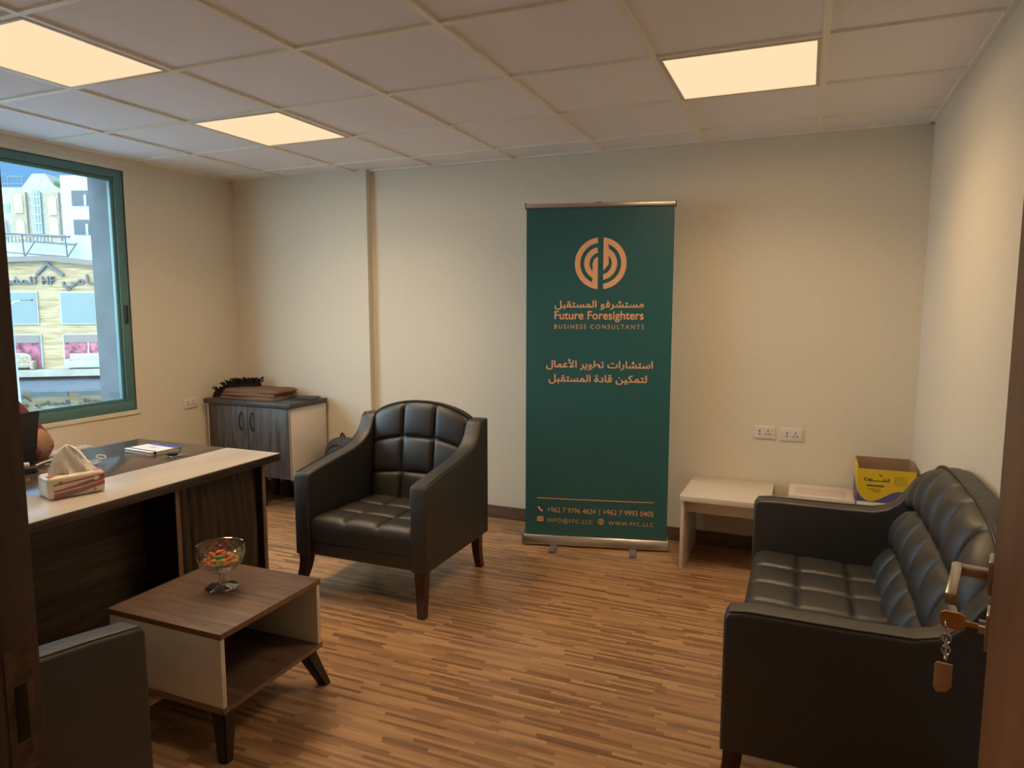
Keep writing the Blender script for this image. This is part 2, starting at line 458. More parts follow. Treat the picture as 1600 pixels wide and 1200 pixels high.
def lettering(bm, s, u0, u1, v0, f, mi=0, bold=0., ar=False, hscale=1., spacing=1., depth=None, h=None):
    """lay the words s on the surface f(u,v,w)->xyz between u0 and u1 with baseline v0"""
    g = glyphs(s, bold, ar, spacing)
    xs = [p.x for o, hs in g for p in o]; x0, x1 = min(xs), max(xs)
    k = (u1-u0)/(x1-x0); kv = k*hscale if h is None else h
    for o, hs in g:
        loops = [o]+hs
        V = [Vector((p.x, p.y, 0)) for q in loops for p in q]
        tri = tessellate_polygon([[Vector((p.x, p.y, 0)) for p in q] for q in loops])
        vs = [bm.verts.new(f(u0+(p.x-x0)*k, v0+p.y*kv, depth or 0)) for p in V]
        for t in tri:
            a, b, c = [V[i] for i in t]
            if abs((b-a).cross(c-a).z) < 1e-9: continue
            t = t if (b-a).cross(c-a).z > 0 else t[::-1]
            try: fc = bm.faces.new([vs[i] for i in t]); fc.material_index = mi
            except ValueError: pass
        if depth:
            base = 0
            wb = [bm.verts.new(f(u0+(p.x-x0)*k, v0+p.y*kv, 0)) for p in V]
            for q in loops:
                m = len(q)
                for i in range(m):
                    j = (i+1) % m
                    fc = bm.faces.new((vs[base+i], vs[base+j], wb[base+j], wb[base+i])); fc.material_index = mi
                base += m

# ================================================================== THE ROOM
b = B(); box(b, -2.05, -5.4, -.12, 3.2, .6, 0); struct('floor', b, M_floor)
# ceiling: tiles a hair above the exposed grid bars
b = B(); box(b, LX-.1, FY-.12, H+.009, RX+.1, BY+.1, H+.12, 0)
for c in range(-3, 6):
    x = c*.6
    if LX < x < RX: box(b, x-.012, FY, H-.0015, x+.012, BY, H+.011, 1)
for j in range(0, 6):
    y = -.6*j
    if FY < y < BY: box(b, LX, y-.012, H-.0011, RX, y+.012, H+.011, 1)
for q in ((LX, BY-.022, RX, BY), (LX, FY, RX, FY+.022), (LX, FY, LX+.022, BY), (RX-.022, FY, RX, BY)):
    box(b, q[0], q[1], H-.0018, q[2], q[3], H+.01, 1)
struct('ceiling', b, [M_tile, M_grid])
# back wall: its left stretch stands 55 mm proud
b = B(); box(b, LX-.1, BY, 0, RX+.1, BY+.15, H+.1); box(b, LX-.1, BY-.055, 0, -.492, BY+.01, H+.05); struct('wall_back', b, M_wall)
b = B(); box(b, RX, FY-.2, 0, RX+.15, BY+.15, H+.1); struct('wall_right', b, M_wall)
# left wall with the window opening, plaster inside, concrete outside
b = B()
for x0, x1, mi, g in ((LX-.05, LX, 0, 0), (LX-.292, LX-.05, 1, .03)):
    a0, a1, c0, c1 = WY0, WY1-g, WZ0, WZ1
    box(b, x0, FY-.2, -8 if mi else 0, x1, BY+.15, c0, mi); box(b, x0, FY-.2, c1, x1, BY+.15, H+.3, mi)
    box(b, x0, FY-.2, c0, x1, a0, c1, mi); box(b, x0, a1, c0, x1, BY+.15, c1, mi)
struct('wall_left', b, [M_wall, M_wallr])
# raised plaster bead round the window
b = B()
for q in ((WY0-.03, WZ1, WY1+.028, WZ1+.028), (WY1, WZ0, WY1+.028, WZ1), (WY0-.03, WZ0-.028, WY1+.028, WZ0)):
    box(b, LX-.01, q[0], q[1], LX+.008, q[2], q[3], 0, .004)
struct('trim_1', b, M_wall)
# window: green aluminium frame, two lights
win = thing('window_1', None, None, kind='structure')
b = B(); fx0, fx1 = LX-.055, LX-.004; fw = .062
box(b, fx0, WY0, WZ0, fx1, WY1, WZ0+fw, 0, .004); box(b, fx0, WY0, WZ1-fw*.8, fx1, WY1, WZ1, 0, .004)
box(b, fx0, WY0, WZ0+fw, fx1, WY0+fw, WZ1-fw*.8, 0, .004); box(b, fx0, WY1-fw, WZ0+fw, fx1, WY1, WZ1-fw*.8, 0, .004)
box(b, fx0, -1.74, WZ0+fw, fx1, -1.68, WZ1-fw*.8, 0, .004)
obj('window_frame', b, M_frame, win)
b = B(); sw = .022
for y0, y1 in ((WY0+fw, -1.74), (-1.68, WY1-fw)):
    z0, z1 = WZ0+fw, WZ1-fw*.8
    for q in ((y0, z0, y1, z0+sw), (y0, z1-sw, y1, z1), (y0, z0+sw, y0+sw, z1-sw), (y1-sw, z0+sw, y1, z1-sw)):
        box(b, fx0+.012, q[0], q[1], fx1-.012, q[2], q[3], 0, .003)
obj('sash', b, M_frame, win)
b = B(); box(b, fx1-.003, WY1-.045, 1.33, fx1+.012, WY1-.022, 1.45, 0, .004); obj('window_latch', b, M_frame_d, win)
for y0, y1 in ((WY0+fw, -1.74), (-1.68, WY1-fw)):
    b = B(); box(b, LX-.034, y0+.005, WZ0+fw+.005, LX-.028, y1-.005, WZ1-fw*.8-.005); obj('window_pane', b, M_pane, win)
# front wall with doorway, and the dim passage the picture is taken from
b = B()
box(b, LX-.1, FY-.12, 0, DX0-.05, FY, H+.1); box(b, DX1+.05, FY-.12, 0, RX+.1, FY, H+.1); box(b, DX0-.05, FY-.12, DH+.05, DX1+.05, FY, H+.1)
struct('wall_front', b, M_wall)
b = B(); box(b, .8, -5.4, 0, .9, FY-.12, 2.5); box(b, 3.1, -5.4, 0, 3.2, FY-.12, 2.5); box(b, .8, -5.5, 0, 3.2, -5.4, 2.5); struct('wall_passage', b, M_wall)
b = B(); box(b, .8, -5.5, 2.4, 3.2, FY-.12, 2.5); struct('ceiling_passage', b, M_tile)
# skirting
b = B(); box(b, LX, BY-.067, 0, -.492, BY-.055, .085, 0, .002); box(b, -.492, BY-.012, 0, RX, BY, .085, 0, .002); struct('baseboard_back', b, M_skirt)
b = B(); box(b, LX, FY, 0, LX+.012, BY-.055, .085, 0, .002); struct('baseboard_left', b, M_skirt)
b = B(); box(b, RX-.012, FY, 0, RX, BY, .085, 0, .002); struct('baseboard_right', b, M_skirt)

# door: lining, stops, open leaf with lever handle
door = thing('door_1', None, None, kind='structure')
for x0, x1, sx in ((DX0-.05, DX0, 1), (DX1, DX1+.05, -1)):
    b = B(); box(b, x0, FY-.15, 0, x1, FY+.004, DH+.05, 0, .003)
    s0 = x1 if sx > 0 else x0
    box(b, min(s0, s0+sx*.013), FY-.15, 0, max(s0, s0+sx*.013), FY-.044, DH, 0, .003)
    j = obj('jamb', b, M_doore if sx > 0 else M_door, door)
    if sx > 0:
        b = B(); box(b, x1-.002, FY-.026, .985, x1+.0012, FY-.013, 1.048, 0, .0004); obj('strike_hole', b, M_hole, j)
        b = B(); box(b, x1-.002, FY-.034, .95, x1+.0006, FY-.006, 1.09, 0); obj('worn_patch', b, M_worn, j)
b = B(); box(b, DX0-.05, FY-.15, DH, DX1+.05, FY+.004, DH+.05, 0, .003); obj('head_lining', b, M_doore, door)
hinge = Vector((DX1, FY+.006, 0)); tip = Vector((2.677, -2.66, 0)); dv = (tip-hinge); dl = dv.length; ang = atan2(dv.y, dv.x)
leaf_bm = B(); box(leaf_bm, 0, -.042, .008, dl, 0, DH-.004, 0, .002)
leaf = obj('door_leaf', leaf_bm, M_door, door); leaf.location = hinge; leaf.rotation_euler.z = ang
hx = dl-.05
b = B(); box(b, hx-.026, 0, 1.005, hx+.026, .009, 1.06, 0, .003)
obj('handle_rose', b, M_nick, leaf)
b = B(); box(b, hx-.009, .006, 1.024, hx+.009, .058, 1.040, 0, .003); box(b, hx-.145, .042, 1.023, hx+.010, .057, 1.041, 0, .003)
obj('lever_handle', b, M_nick, leaf)
b = B(); box(b, hx-.026, 0, .915, hx+.026, .007, .975, 0, .003); tube(b, [(hx, .004, .945), (hx, .016, .945)], .011, 12)
obj('lock_rose', b, M_nick, leaf)
# keys hanging in the lock
R = Matrix.Rotation(ang, 4, 'Z')
kp = hinge + R @ Vector((hx, .016, .945))
key = thing('door_key', 'brass key in the lock of the open brown door with a ring and tan tag', 'key', kp, ang)
b = B(); box(b, -.002, -.008, -.004, .002, .022, .004, 0, .0008)
prism(b, [(.018, -.012), (.026, -.015), (.048, -.013), (.052, -.006), (.052, .010), (.046, .014), (.024, .014), (.018, .010)], -.0018, .0018, lambda p, q, t: (t, p, q), 0)
obj('key_blade', b, M_brass, key)
b = B(); tube(b, [(0+.012*cos(a), .042+.002*sin(a), -.012+.013*sin(a)) for a in [2*pi*i/20 for i in range(20)]], .0014, 6, 0, True)
for k in range(4):
    tube(b, [(.006*cos(a)*(1 if k % 2 else .3), .041+.006*cos(a)*(.3 if k % 2 else 1), -.032-.010*k+.008*sin(a)) for a in [2*pi*i/14 for i in range(14)]], .0013, 5, 0, True)
obj('split_ring', b, M_chrome, key)
b = B(); prism(b, [(.030, -.075), (.052, -.075), (.055, -.080), (.055, -.118), (.050, -.126), (.036, -.122), (.030, -.112)], -.003, .003, lambda p, q, t: (t, p, q), 0, .001, 2)
obj('key_tag', b, M_tag, key, label='tan plastic tag')

# ceiling light panels (600 mm, set in the grid)
def light_panel(cx, cy, label):
    t = thing('ceiling_light', label, 'light', (cx, cy, H), 0, 'square ceiling light panels')
    b = B(); h = .288; k = .272
    for q in ((-h, -h, h, -k), (-h, k, h, h), (-h, -k, -k, k), (k, -k, h, k)): box(b, q[0], q[1], -.004, q[2], q[3], .006, 0, .001)
    obj('panel_frame', b, M_fluor, t)
    b = B(); box(b, -k, -k, -.001, k, k, .004); obj('diffuser', b, M_diff, t)
    ld = bpy.data.lights.new('panel_light', 'AREA'); ld.shape = 'SQUARE'; ld.size = .53; ld.energy = LAMP_W; ld.color = LAMP_C; ld.spread = radians(142)
    lo = bpy.data.objects.new('panel_light', ld); COL.objects.link(lo); lo.parent = t; lo.location = (0, 0, -.006)
    for sx in (-.15, .15):       # the wide part of the diffuser's beam
        for sy in (-.15, .15):
            sd = bpy.data.lights.new('panel_beam', 'SPOT'); sd.energy = BEAM_W; sd.color = LAMP_C; sd.spot_size = radians(178); sd.spot_blend = .25; sd.shadow_soft_size = 0.0
            so_ = bpy.data.objects.new('panel_beam', sd); COL.objects.link(so_); so_.parent = t; so_.location = (sx, sy, -.008)
light_panel(-.3, -.9, 'lit square ceiling panel nearest the far corner, the middle one of the three')
light_panel(-.3, -2.1, 'lit square ceiling panel above the desk, cut off by the upper left edge')
light_panel(2.1, -.9, 'lit square ceiling panel on the right, above the sofa side of the room')
pld = bpy.data.lights.new('passage_light', 'AREA'); pld.size = .4; pld.energy = 3.5; pld.color = LAMP_C
plo = bpy.data.objects.new('passage_light', pld); COL.objects.link(plo); plo.location = (2.0, -4.75, 2.38)

# ================================================================== ARMCHAIRS AND SOFA
def leg_bm(x, y, dx, dy, h, w0=.055, w1=.036):
    b = B(); secs = []
    for i in range(9):
        t = i/8; z = h*(1-t); k = t**2.2; w = (w0+(w1-w0)*t)/2
        cx, cy = x+dx*k, y+dy*k
        secs.append([(cx-w, cy-w, z), (cx+w, cy-w, z), (cx+w, cy+w, z), (cx-w, cy+w, z)])
    loft(b, secs); bmesh.ops.recalc_face_normals(b, faces=b.faces); return b

def lounge(name, label, cat, loc, rotz, Wd, nc, group=None, sofa=False):
    t = thing(name, label, cat, loc, rotz, group)
    hw = Wd/2; aw = .088; iw = Wd-2*aw; D = .725 if sofa else .69
    if sofa: arm = [(0, .20), (0, .588), (.012, .607), (.06, .613), (.20, .612), (.34, .611), (.46, .613), (.51, .626), (.55, .655), (.58, .695), (.605, .735), (.625, .757), (.65, .765), (D, .765), (D, .20)]
    else: arm = [(0, .20), (0, .596), (.012, .616), (.06, .624), (.16, .640), (.28, .656), (.40, .674), (.48, .698), (.535, .732), (.565, .768), (.583, .805), (.598, .828), (.62, .838), (D, .838), (D, .20)]
    for s in (-1, 1):
        b = B(); prism(b, arm, min(s*hw, s*(hw-aw)), max(s*hw, s*(hw-aw)), lambda p, q, x: (x, p, q), 0, .011, 3)
        a = obj('armrest', b, M_black, t, 40)
        b = B(); xs = s*(hw-.010)
        tube(b, [(xs, p+.004, q+.001) for p, q in arm[1:13]], .0032, 6); obj('piping', b, M_seam, a)
    # seat base rail and cushion
    b = B(); box(b, -iw/2, .012, .20, iw/2, D-.04, .272, 0, .010, 3); obj('seat_rail', b, M_black, t)
    def sf(u, v):
        x = (u-.5)*(iw-.004); y = .006+v*.555
        e = min(v/.10, 1); k = sqrt(max(0, 1-(1-e)**2))
        z = .338+.050*k + .016*tuft(u, v, nc, 3, .25) - .016*v
        return (x, y-.004*k, z)
    b = B(); pad(b, 16*nc, 48, sf, lambda u, v: ((u-.5)*(iw-.004), .010+v*.555, .272)); obj('seat_cushion', b, M_black, t, 60)
    # back with an arched top
    if sofa: zt = lambda u: .735+.150*(1-abs(2*u-1)**3.2)**.7
    else: zt = lambda u: .838+.080*(1-(2*u-1)**2)**.8
    yb = (lambda v: .495+.160*v) if sofa else (lambda v: .545+.075*v)
    ta, tpw = (.058, .36) if sofa else (.028, .22)
    bw = iw+.012
    def bf(u, v):
        z = .335+v*(zt(u)-.335); e = min((1-v)/.05, 1)
        return ((u-.5)*bw, yb(v)-ta*tuft(u, v, nc, 3, tpw)+.012*(1-e), z)
    b = B(); pad(b, 16*nc, 48, bf, lambda u, v: ((u-.5)*bw, D-.022, .335+v*(zt(u)-.335))); bc = obj('back_cushion', b, M_black, t, 60)
    b = B(); tube(b, [((u-.5)*bw, yb(1)+.002, zt(u)+.002) for u in [i/40 for i in range(41)]], .005, 8); obj('piping', b, M_seam, bc)
    n = 24; ps = [(-iw/2, .21)]+[((i/n-.5)*iw, zt(i/n)-.004) for i in range(n+1)]+[(iw/2, .21)]
    b = B(); prism(b, ps, D-.030, D+.004, lambda p, q, y: (p, y, q), 0, .006, 2); obj('back_panel', b, M_black, t)
    for s in (-1, 1):
        obj('leg', leg_bm(s*(hw-.045), .035, s*.036, -.064, .205), M_legw, t)
        obj('leg', leg_bm(s*(hw-.050), D-.050, s*.004, .030, .205, .05, .036), M_legw, t)
    return t
c1 = lounge('armchair', 'black tufted leather armchair between the desk and the green banner', 'armchair', (.42, -1.235, 0), 0, .76, 3, 'black leather armchairs')
dup(c1, (.435, -2.725, 0), pi, 'black leather armchair cut off at lower left, only its arm showing by the door jamb', 'black leather armchairs')
lounge('sofa', 'black tufted leather two seat sofa with an arched back along the right wall', 'sofa', (2.203, -1.395, 0), -pi/2, 1.29, 6, None, True)

# ================================================================== DESK
DKX0, DKX1, DKY0, DKY1, DZ = -.82, .108, -3.0, -1.40, .755
desk = thing('desk', 'dark wood executive desk with a white strip along its front edge', 'desk', (-.35, -2.2, 0))
ox, oy = -.35, -2.2
def dbox(name, x0, y0, z0, x1, y1, z1, m, par=desk, bev=.0015, **k):
    b = B(); box(b, x0-ox, y0-oy, z0, x1-ox, y1-oy, z1, 0, bev); return obj(name, b, m, par, 35, **k)
XS = -.215
top = dbox('desktop', DKX0, DKY0, DZ-.036, XS, DKY1, DZ, M_desk)
dbox('white_strip', XS, DKY0, DZ-.004, DKX1, DKY1, DZ+.0002, M_strip, bev=.001)
dbox('desktop_edge', XS, DKY0, DZ-.036, DKX1, DKY1, DZ-.004, M_deskp, top)
dbox('end_panel', -.72, -1.447, 0, .034, -1.425, DZ-.036, M_pedest)
dbox('edge_band', .034, -1.447, 0, .038, -1.425, DZ-.036, M_edge)
dbox('end_panel', -.72, -1.940, 0, .034, -1.918, DZ-.036, M_pedest)
dbox('edge_band', .034, -1.940, 0, .038, -1.918, DZ-.036, M_edge)
dbox('end_panel', -.72, -2.96, 0, .034, -2.94, DZ-.036, M_pedest)
dbox('modesty_panel', -.17, -2.94, .05, -.15, -1.940, DZ-.036, M_deskp)
def wv(u, v):
    y = -1.918+u*.471; z = .03+v*(DZ-.07)
    edge = -1.525+.055*sin(pi*min(1, max(0, (z-.0)/.80)))
    q = (y+1.918)/(edge+1.918)
    d = .014*abs(cos(pi*q*9))**.7 if 0 <= q <= 1 else -.006
    return (.004+d-ox, y-oy, z)
b = B(); pad(b, 120, 30, wv, lambda u, v: (-.012-ox, -1.918+u*.471-oy, .03+v*(DZ-.07))); obj('wave_panel', b, M_wave, desk, 60)

# tissue pack
tw = atan2(.164, .05)
tp = thing('tissue_pack', 'soft pack of tissues with one white tissue pulled up, on the desk', 'tissues', (-.110, -2.262, DZ), tw)
b = B(); box(b, -.094, -.058, 0, .094, .058, .082, 0, .014, 4)
def onf(u, v, w): return (u, -.0588-w, v)
quad(b, [onf(-.078, .050, 0), onf(.090, .064, 0), onf(.090, .070, 0), onf(-.078, .056, 0)], 1)
for pts, mi in (([(-.078, .034), (.02, .046), (.090, .066), (.090, .048), (.02, .036), (-.078, .026)], 1), ([(.0, .046), (.055, .056), (.055, .048), (.0, .040)], 2),
                ([(-.078, .022), (.0, .028), (.090, .044), (.090, .030), (.02, .014), (-.05, .004), (-.078, .006)], 1), ([(-.06, .019), (.01, .025), (.06, .034), (.04, .024), (-.01, .013), (-.055, .010)], 2)):
    f = b.faces.new([b.verts.new(onf(p, q, .0004 if mi == 1 else .0007)) for p, q in pts]); f.material_index = mi
for cxx, cz, r, mi in ((-.055, .058, .009, 3), (.062, .058, .010, 0), (.055, .016, .006, 3)):
    f = b.faces.new([b.verts.new(onf(cxx+r*cos(a), cz+r*.8*sin(a), .001)) for a in [2*pi*i/16 for i in range(16)]]); f.material_index = mi
for x0, x1 in ((-.090, -.066), (.060, .088)):
    quad(b, [(x0, -.046, .0826), (x1, -.046, .0826), (x1, -.01, .0826), (x0, -.01, .0826)], 1)
lettering(b, 'x', -.052, -.046, .02, lambda u, v, w: (-.0945, u+.05, v), 2)
obj('pack', b, [M_wrap, M_red, M_slate, M_gold], tp)
b = B(); secs = []
for i in range(9):
    t = i/8; a = .070*(1-t)**.6+.006; d = .030*(1-t)+.005; z = .080+.105*t
    secs.append([(a*cos(k*pi/12)*(1+.10*sin(k*2.6+i))-.004*i*.3, d*sin(k*pi/12)*(1+.35*sin(k*1.9+i*.8)), z+.006*sin(k*1.3)*(1-t)) for k in range(24)])
loft(b, secs); bmesh.ops.recalc_face_normals(b, faces=b.faces); obj('tissue_sheet', b, M_tissue, tp, 70)

# notebook
nb = thing('notebook', 'white notebook with blue bands lying on the dark part of the desk', 'notebook', (-.495, -1.592, DZ), radians(-6))
b = B(); box(b, -.100, -.072, .0022, .098, .075, .0125, 0, .001); obj('pages', b, M_cream, nb)
b = B(); box(b, -.103, -.078, .0125, .102, .078, .015, 0, .001); box(b, -.103, -.078, 0, .102, .078, .0022, 0, .001)
box(b, -.1032, .043, .01502, .1022, .0782, .0154, 1); box(b, -.103, .0745, 0, .102, .079, .0152, 1)
lettering(b, 'ffc', -.02, .022, -.012, lambda u, v, w: (u, v, .0155), 2)
obj('cover', b, [M_nbw, M_nbb, M_line], nb)
b = B(); box(b, -.1036, -.060, .0010, .1028, -.050, .0159, 0, .0005); obj('elastic_band', b, M_navy, nb)

# desk keys
dk = thing('key_bunch', 'small bunch of keys lying on the desk beside the notebook', 'keys', (-.285, -1.655, DZ), .5)
b = B(); tube(b, [(.014*cos(a), .014*sin(a), .004) for a in [2*pi*i/20 for i in range(20)]], .0013, 6, 0, True); obj('key_ring', b, M_chrome, dk)
for k, a in enumerate((-2.2, .35, .75)):
    b = B(); ca, sa = cos(a), sin(a)
    g = lambda p, q, t: (.012*ca+p*ca-q*sa, .012*sa+p*sa+q*ca, t+.002*k)
    prism(b, [(0, -.010), (.018, -.011), (.022, -.004), (.052, -.004), (.055, 0), (.052, .003), (.022, .004), (.018, .011), (0, .010)], .001, .0035, g)
    obj('key', b, M_chrome if k else M_nick, dk)
b = B(); bmesh.ops.create_uvsphere(b, u_segments=14, v_segments=8, radius=1, matrix=Matrix.Translation((-.012, .012, .012)) @ Matrix.Diagonal((.026, .016, .0115, 1))); obj('key_fob', b, M_cable_b, dk)

# laptop (its lid leans towards the visitor side)
lp = thing('laptop', 'open black laptop on the desk seen from behind its lid', 'laptop', (-.735, -2.165, DZ), 0)
lp.rotation_euler.z = radians(0)
b = B(); box(b, -.215, -.17, .002, .0, .17, .018, 0, .004); lb = obj('laptop_base', b, M_lap, lp)
b = B()
for i in range(5):
    for j in range(12): box(b, -.185+i*.019, -.15+j*.0253, .018, -.185+i*.019+.016, -.15+j*.0253+.022, .0195, 0, .0008, 1)
obj('keyboard', b, M_screen, lb)
b = B(); box(b, -.004, -.17, 0, .004, .17, .235, 0, .003); lid = obj('laptop_lid', b, M_lap, lp); lid.location = (.006, 0, .010); lid.rotation_euler = (0, radians(12), 0)
b = B(); box(b, -.0052, -.158, .012, -.004, .158, .222); obj('screen', b, M_screen, lid)

# cables and charger
def cable(name, pts, r, m, label, n=8):
    P = [Vector(p) for p in pts]; Q = []
    for i in range(len(P)-1):
        p0, p1, p2, p3 = P[max(i-1, 0)], P[i], P[i+1], P[min(i+2, len(P)-1)]
        for k in range(8):
            t = k/8
            Q.append(.5*((2*p1)+(p2-p0)*t+(2*p0-5*p1+4*p2-p3)*t*t+(3*p1-p0-3*p2+p3)*t**3))
    Q.append(P[-1]); b = B(); tube(b, Q, r, n); o = obj(name, b, m, None, 60); tag(o, label, 'cable'); return o
z = DZ+.004
cable('white_cable', [(-.655, -2.06, z), (-.66, -2.0, z+.012), (-.645, -1.93, z+.02), (-.62, -1.96, z+.008), (-.50, -2.06, z), (-.36, -2.17, z)], .0035, M_cable_w, 'white cable crossing the desk from laptop towards the tissue pack')
ring = [(-.492+.018*cos(a)*(1+.1*sin(a*3)), -1.862+.018*sin(a), z+.014+.012*sin(a*.5)) for a in [i*.55 for i in range(24)]]
cable('coiled_cable', [(-.66, -2.0, z), (-.60, -1.93, z), (-.54, -1.885, z)]+ring+[(-.50, -1.90, z)], .0022, M_cable_w, 'thin pale cable ending in a small coil behind the tissue pack')
ch = thing('charger', 'black charger brick with white plug beside the laptop at the door jamb', 'charger', (-.60, -2.13, DZ), .9)
b = B(); box(b, -.05, -.022, 0, .05, .022, .026, 0, .006, 3); obj('charger_body', b, M_cable_b, ch)
b = B(); tube(b, [(-.05, 0, .012), (-.07, .01, .008), (-.06, .045, .005), (.0, .05, .005), (.05, .035, .005)], .004, 6); obj('lead', b, M_cable_b, ch)
b = B(); box(b, -.03, -.014, .026, .022, .014, .042, 0, .004); obj('plug', b, M_cable_w, ch)

# ================================================================== PERSON AT THE DESK
per = thing('person', 'person in a maroon top with a tan wrap, seated behind the laptop', 'person', (-1.11, -2.10, 0))
def skin(name, pts, edges, m, par, sub=2):
    me = bpy.data.meshes.new(name); me.from_pydata([p[:3] for p in pts], edges, [])
    me.materials.append(m)
    o = bpy.data.objects.new(name, me); COL.objects.link(o); o.parent = par
    md = o.modifiers.new('skin', 'SKIN'); md.use_smooth_shade = True
    for i, p in enumerate(pts):
        r = p[3] if isinstance(p[3], tuple) else (p[3], p[3])
        me.skin_vertices[0].data[i].radius = r
    me.skin_vertices[0].data[0].use_root = True
    s = o.modifiers.new('sub', 'SUBSURF'); s.levels = s.render_levels = sub
    return o
# +x = facing the desk, +y = the window-corner side
pts = [(0, 0, .50, (.15, .12)), (.01, 0, .66, (.145, .11)), (.03, 0, .84, (.155, .12)), (.04, 0, .99, (.14, .10)), (.05, 0, 1.08, .062), (.065, 0, 1.16, .056),
       (.075, 0, 1.24, .078), (.08, 0, 1.315, .088), (.075, 0, 1.375, .055),
       (.05, .165, 1.01, .064), (.16, .235, .845, .052), (.275, .215, .800, .043), (.35, .00, .795, .032), (.385, -.03, .795, .026),
       (.05, -.165, 1.01, .064), (.15, -.24, .83, .052), (.27, -.20, .80, .043), (.36, -.10, .795, .032), (.40, -.07, .795, .026),
       (.10, .095, .49, .088), (.42, .11, .50, .075), (.44, .11, .28, .058), (.43, .11, .08, .042), (.53, .115, .035, .034),
       (.10, -.095, .49, .088), (.42, -.11, .50, .075), (.44, -.11, .28, .058), (.43, -.11, .08, .042), (.53, -.115, .035, .034)]
ed = [(0, 1), (1, 2), (2, 3), (3, 4), (4, 5), (5, 6), (6, 7), (7, 8), (3, 9), (9, 10), (10, 11), (11, 12), (12, 13), (3, 14), (14, 15), (15, 16), (16, 17), (17, 18),
      (0, 19), (19, 20), (20, 21), (21, 22), (22, 23), (0, 24), (24, 25), (25, 26), (26, 27), (27, 28)]
body = skin('body', pts, ed, M_skin, per)
for s, w in ((1, (.385, -.03)), (-1, (.40, -.07))):        # fingers and thumbs on the keyboard
    fp = [(w[0]-.02, w[1], .795, .018)]; fe = []
    for k in range(4):
        q = w[1]+(k-1.5)*.019; ln = (.055, .066, .062, .048)[k if s < 0 else 3-k]
        i = len(fp); fp += [(w[0]+.018, q, .800, .0095), (w[0]+.018+ln*.55, q*1.0, .802, .0085), (w[0]+.018+ln, q, .790, .007)]; fe += [(0, i), (i, i+1), (i+1, i+2)]
    i = len(fp); fp += [(w[0]-.005, w[1]-s*.028, .792, .0095), (w[0]+.028, w[1]-s*.040, .787, .008)]; fe += [(0, i), (i, i+1)]
    skin('hand', fp, fe, M_skin, per, 1)
tp_ = [(p[0], p[1], p[2], ((p[3][0]+.012, p[3][1]+.012) if isinstance(p[3], tuple) else p[3]+.012)) for p in pts]
idx = [0, 1, 2, 3, 4, 9, 10, 11, 12, 14, 15, 16, 17]
skin('maroon_top', [tp_[i] for i in idx], [(idx.index(a), idx.index(c)) for a, c in ed if a in idx and c in idx], M_maroon, per)
idx = [0, 19, 20, 21, 22, 24, 25, 26, 27]
skin('trousers', [(tp_[i][0], tp_[i][1], tp_[i][2]-.004*(i == 0), tp_[i][3]) for i in idx], [(idx.index(a), idx.index(c)) for a, c in ed if a in idx and c in idx], M_dark, per)
b = B(); bmesh.ops.create_uvsphere(b, u_segments=24, v_segments=14, radius=1, matrix=Matrix.Translation((.055, 0, 1.325)) @ Matrix.Diagonal((.112, .102, .122, 1)))
for v in list(b.verts):
    if v.co.x > .10 and v.co.z < 1.37: b.verts.remove(v)
obj('hair', b, M_hair, per, 60)
for s in (-1, 1):
    b = B(); bmesh.ops.create_uvsphere(b, u_segments=10, v_segments=8, radius=.013, matrix=Matrix.Translation((.158, s*.034, 1.305))); obj('eye', b, M_hole, per)
b = B(); loft(b, [[(.158, -.006, 1.30), (.158, .006, 1.30), (.170, .005, 1.30), (.170, -.005, 1.30)], [(.155, -.016, 1.255), (.155, .016, 1.255), (.188, .010, 1.258), (.188, -.010, 1.258)]])
bmesh.ops.recalc_face_normals(b, faces=b.faces); obj('nose', b, M_skin, per, 0, sub=2)
b = B(); bmesh.ops.create_uvsphere(b, u_segments=12, v_segments=8, radius=1, matrix=Matrix.Translation((.152, 0, 1.222)) @ Matrix.Diagonal((.012, .026, .008, 1))); obj('mouth', b, M_maroon, per)
# tan wrap lying over the forearm on the camera's side
b = B(); secs = []
for i in range(11):
    t = i/10; c0 = Vector((.235+.07*t, .245-.10*t, .812+.004*sin(t*pi))); r = .076*sin(pi*(.12+.76*t))**.5
    secs.append([tuple(c0+Vector((.45, -.35, .0))*(.055) + Vector((.35*cos(a), .55*cos(a), .98*sin(a)))*r*(1+.05*sin(3*a+i))) for a in [2*pi*k/20 for k in range(20)]])
loft(b, secs); bmesh.ops.recalc_face_normals(b, faces=b.faces); obj('tan_wrap', b, M_tan, per, 70)

oc = thing('office_chair', 'black office chair under the person at the desk', 'chair', (-1.16, -2.12, 0))
b = B(); box(b, -.24, -.25, .355, .24, .25, .41, 0, .025, 3); obj('seat', b, M_black, oc)
b = B(); box(b, -.28, -.23, .50, -.225, .23, 1.02, 0, .025, 3); box(b, -.27, -.03, .37, -.235, .03, .52, 0, .006); obj('backrest', b, M_black, oc)
b = B(); tube(b, [(0, 0, .10), (0, 0, .356)], .028, 12); obj('gas_column', b, M_grey, oc)
b = B()
for k in range(5):
    a = 2*pi*k/5+.3; tube(b, [(0, 0, .11), (.26*cos(a), .26*sin(a), .068)], [.024, .016], 8); tube(b, [(.27*cos(a)-.012*sin(a), .27*sin(a)+.012*cos(a), .03), (.27*cos(a)+.012*sin(a), .27*sin(a)-.012*cos(a), .03)], .03, 12)
obj('star_base', b, M_grey, oc)

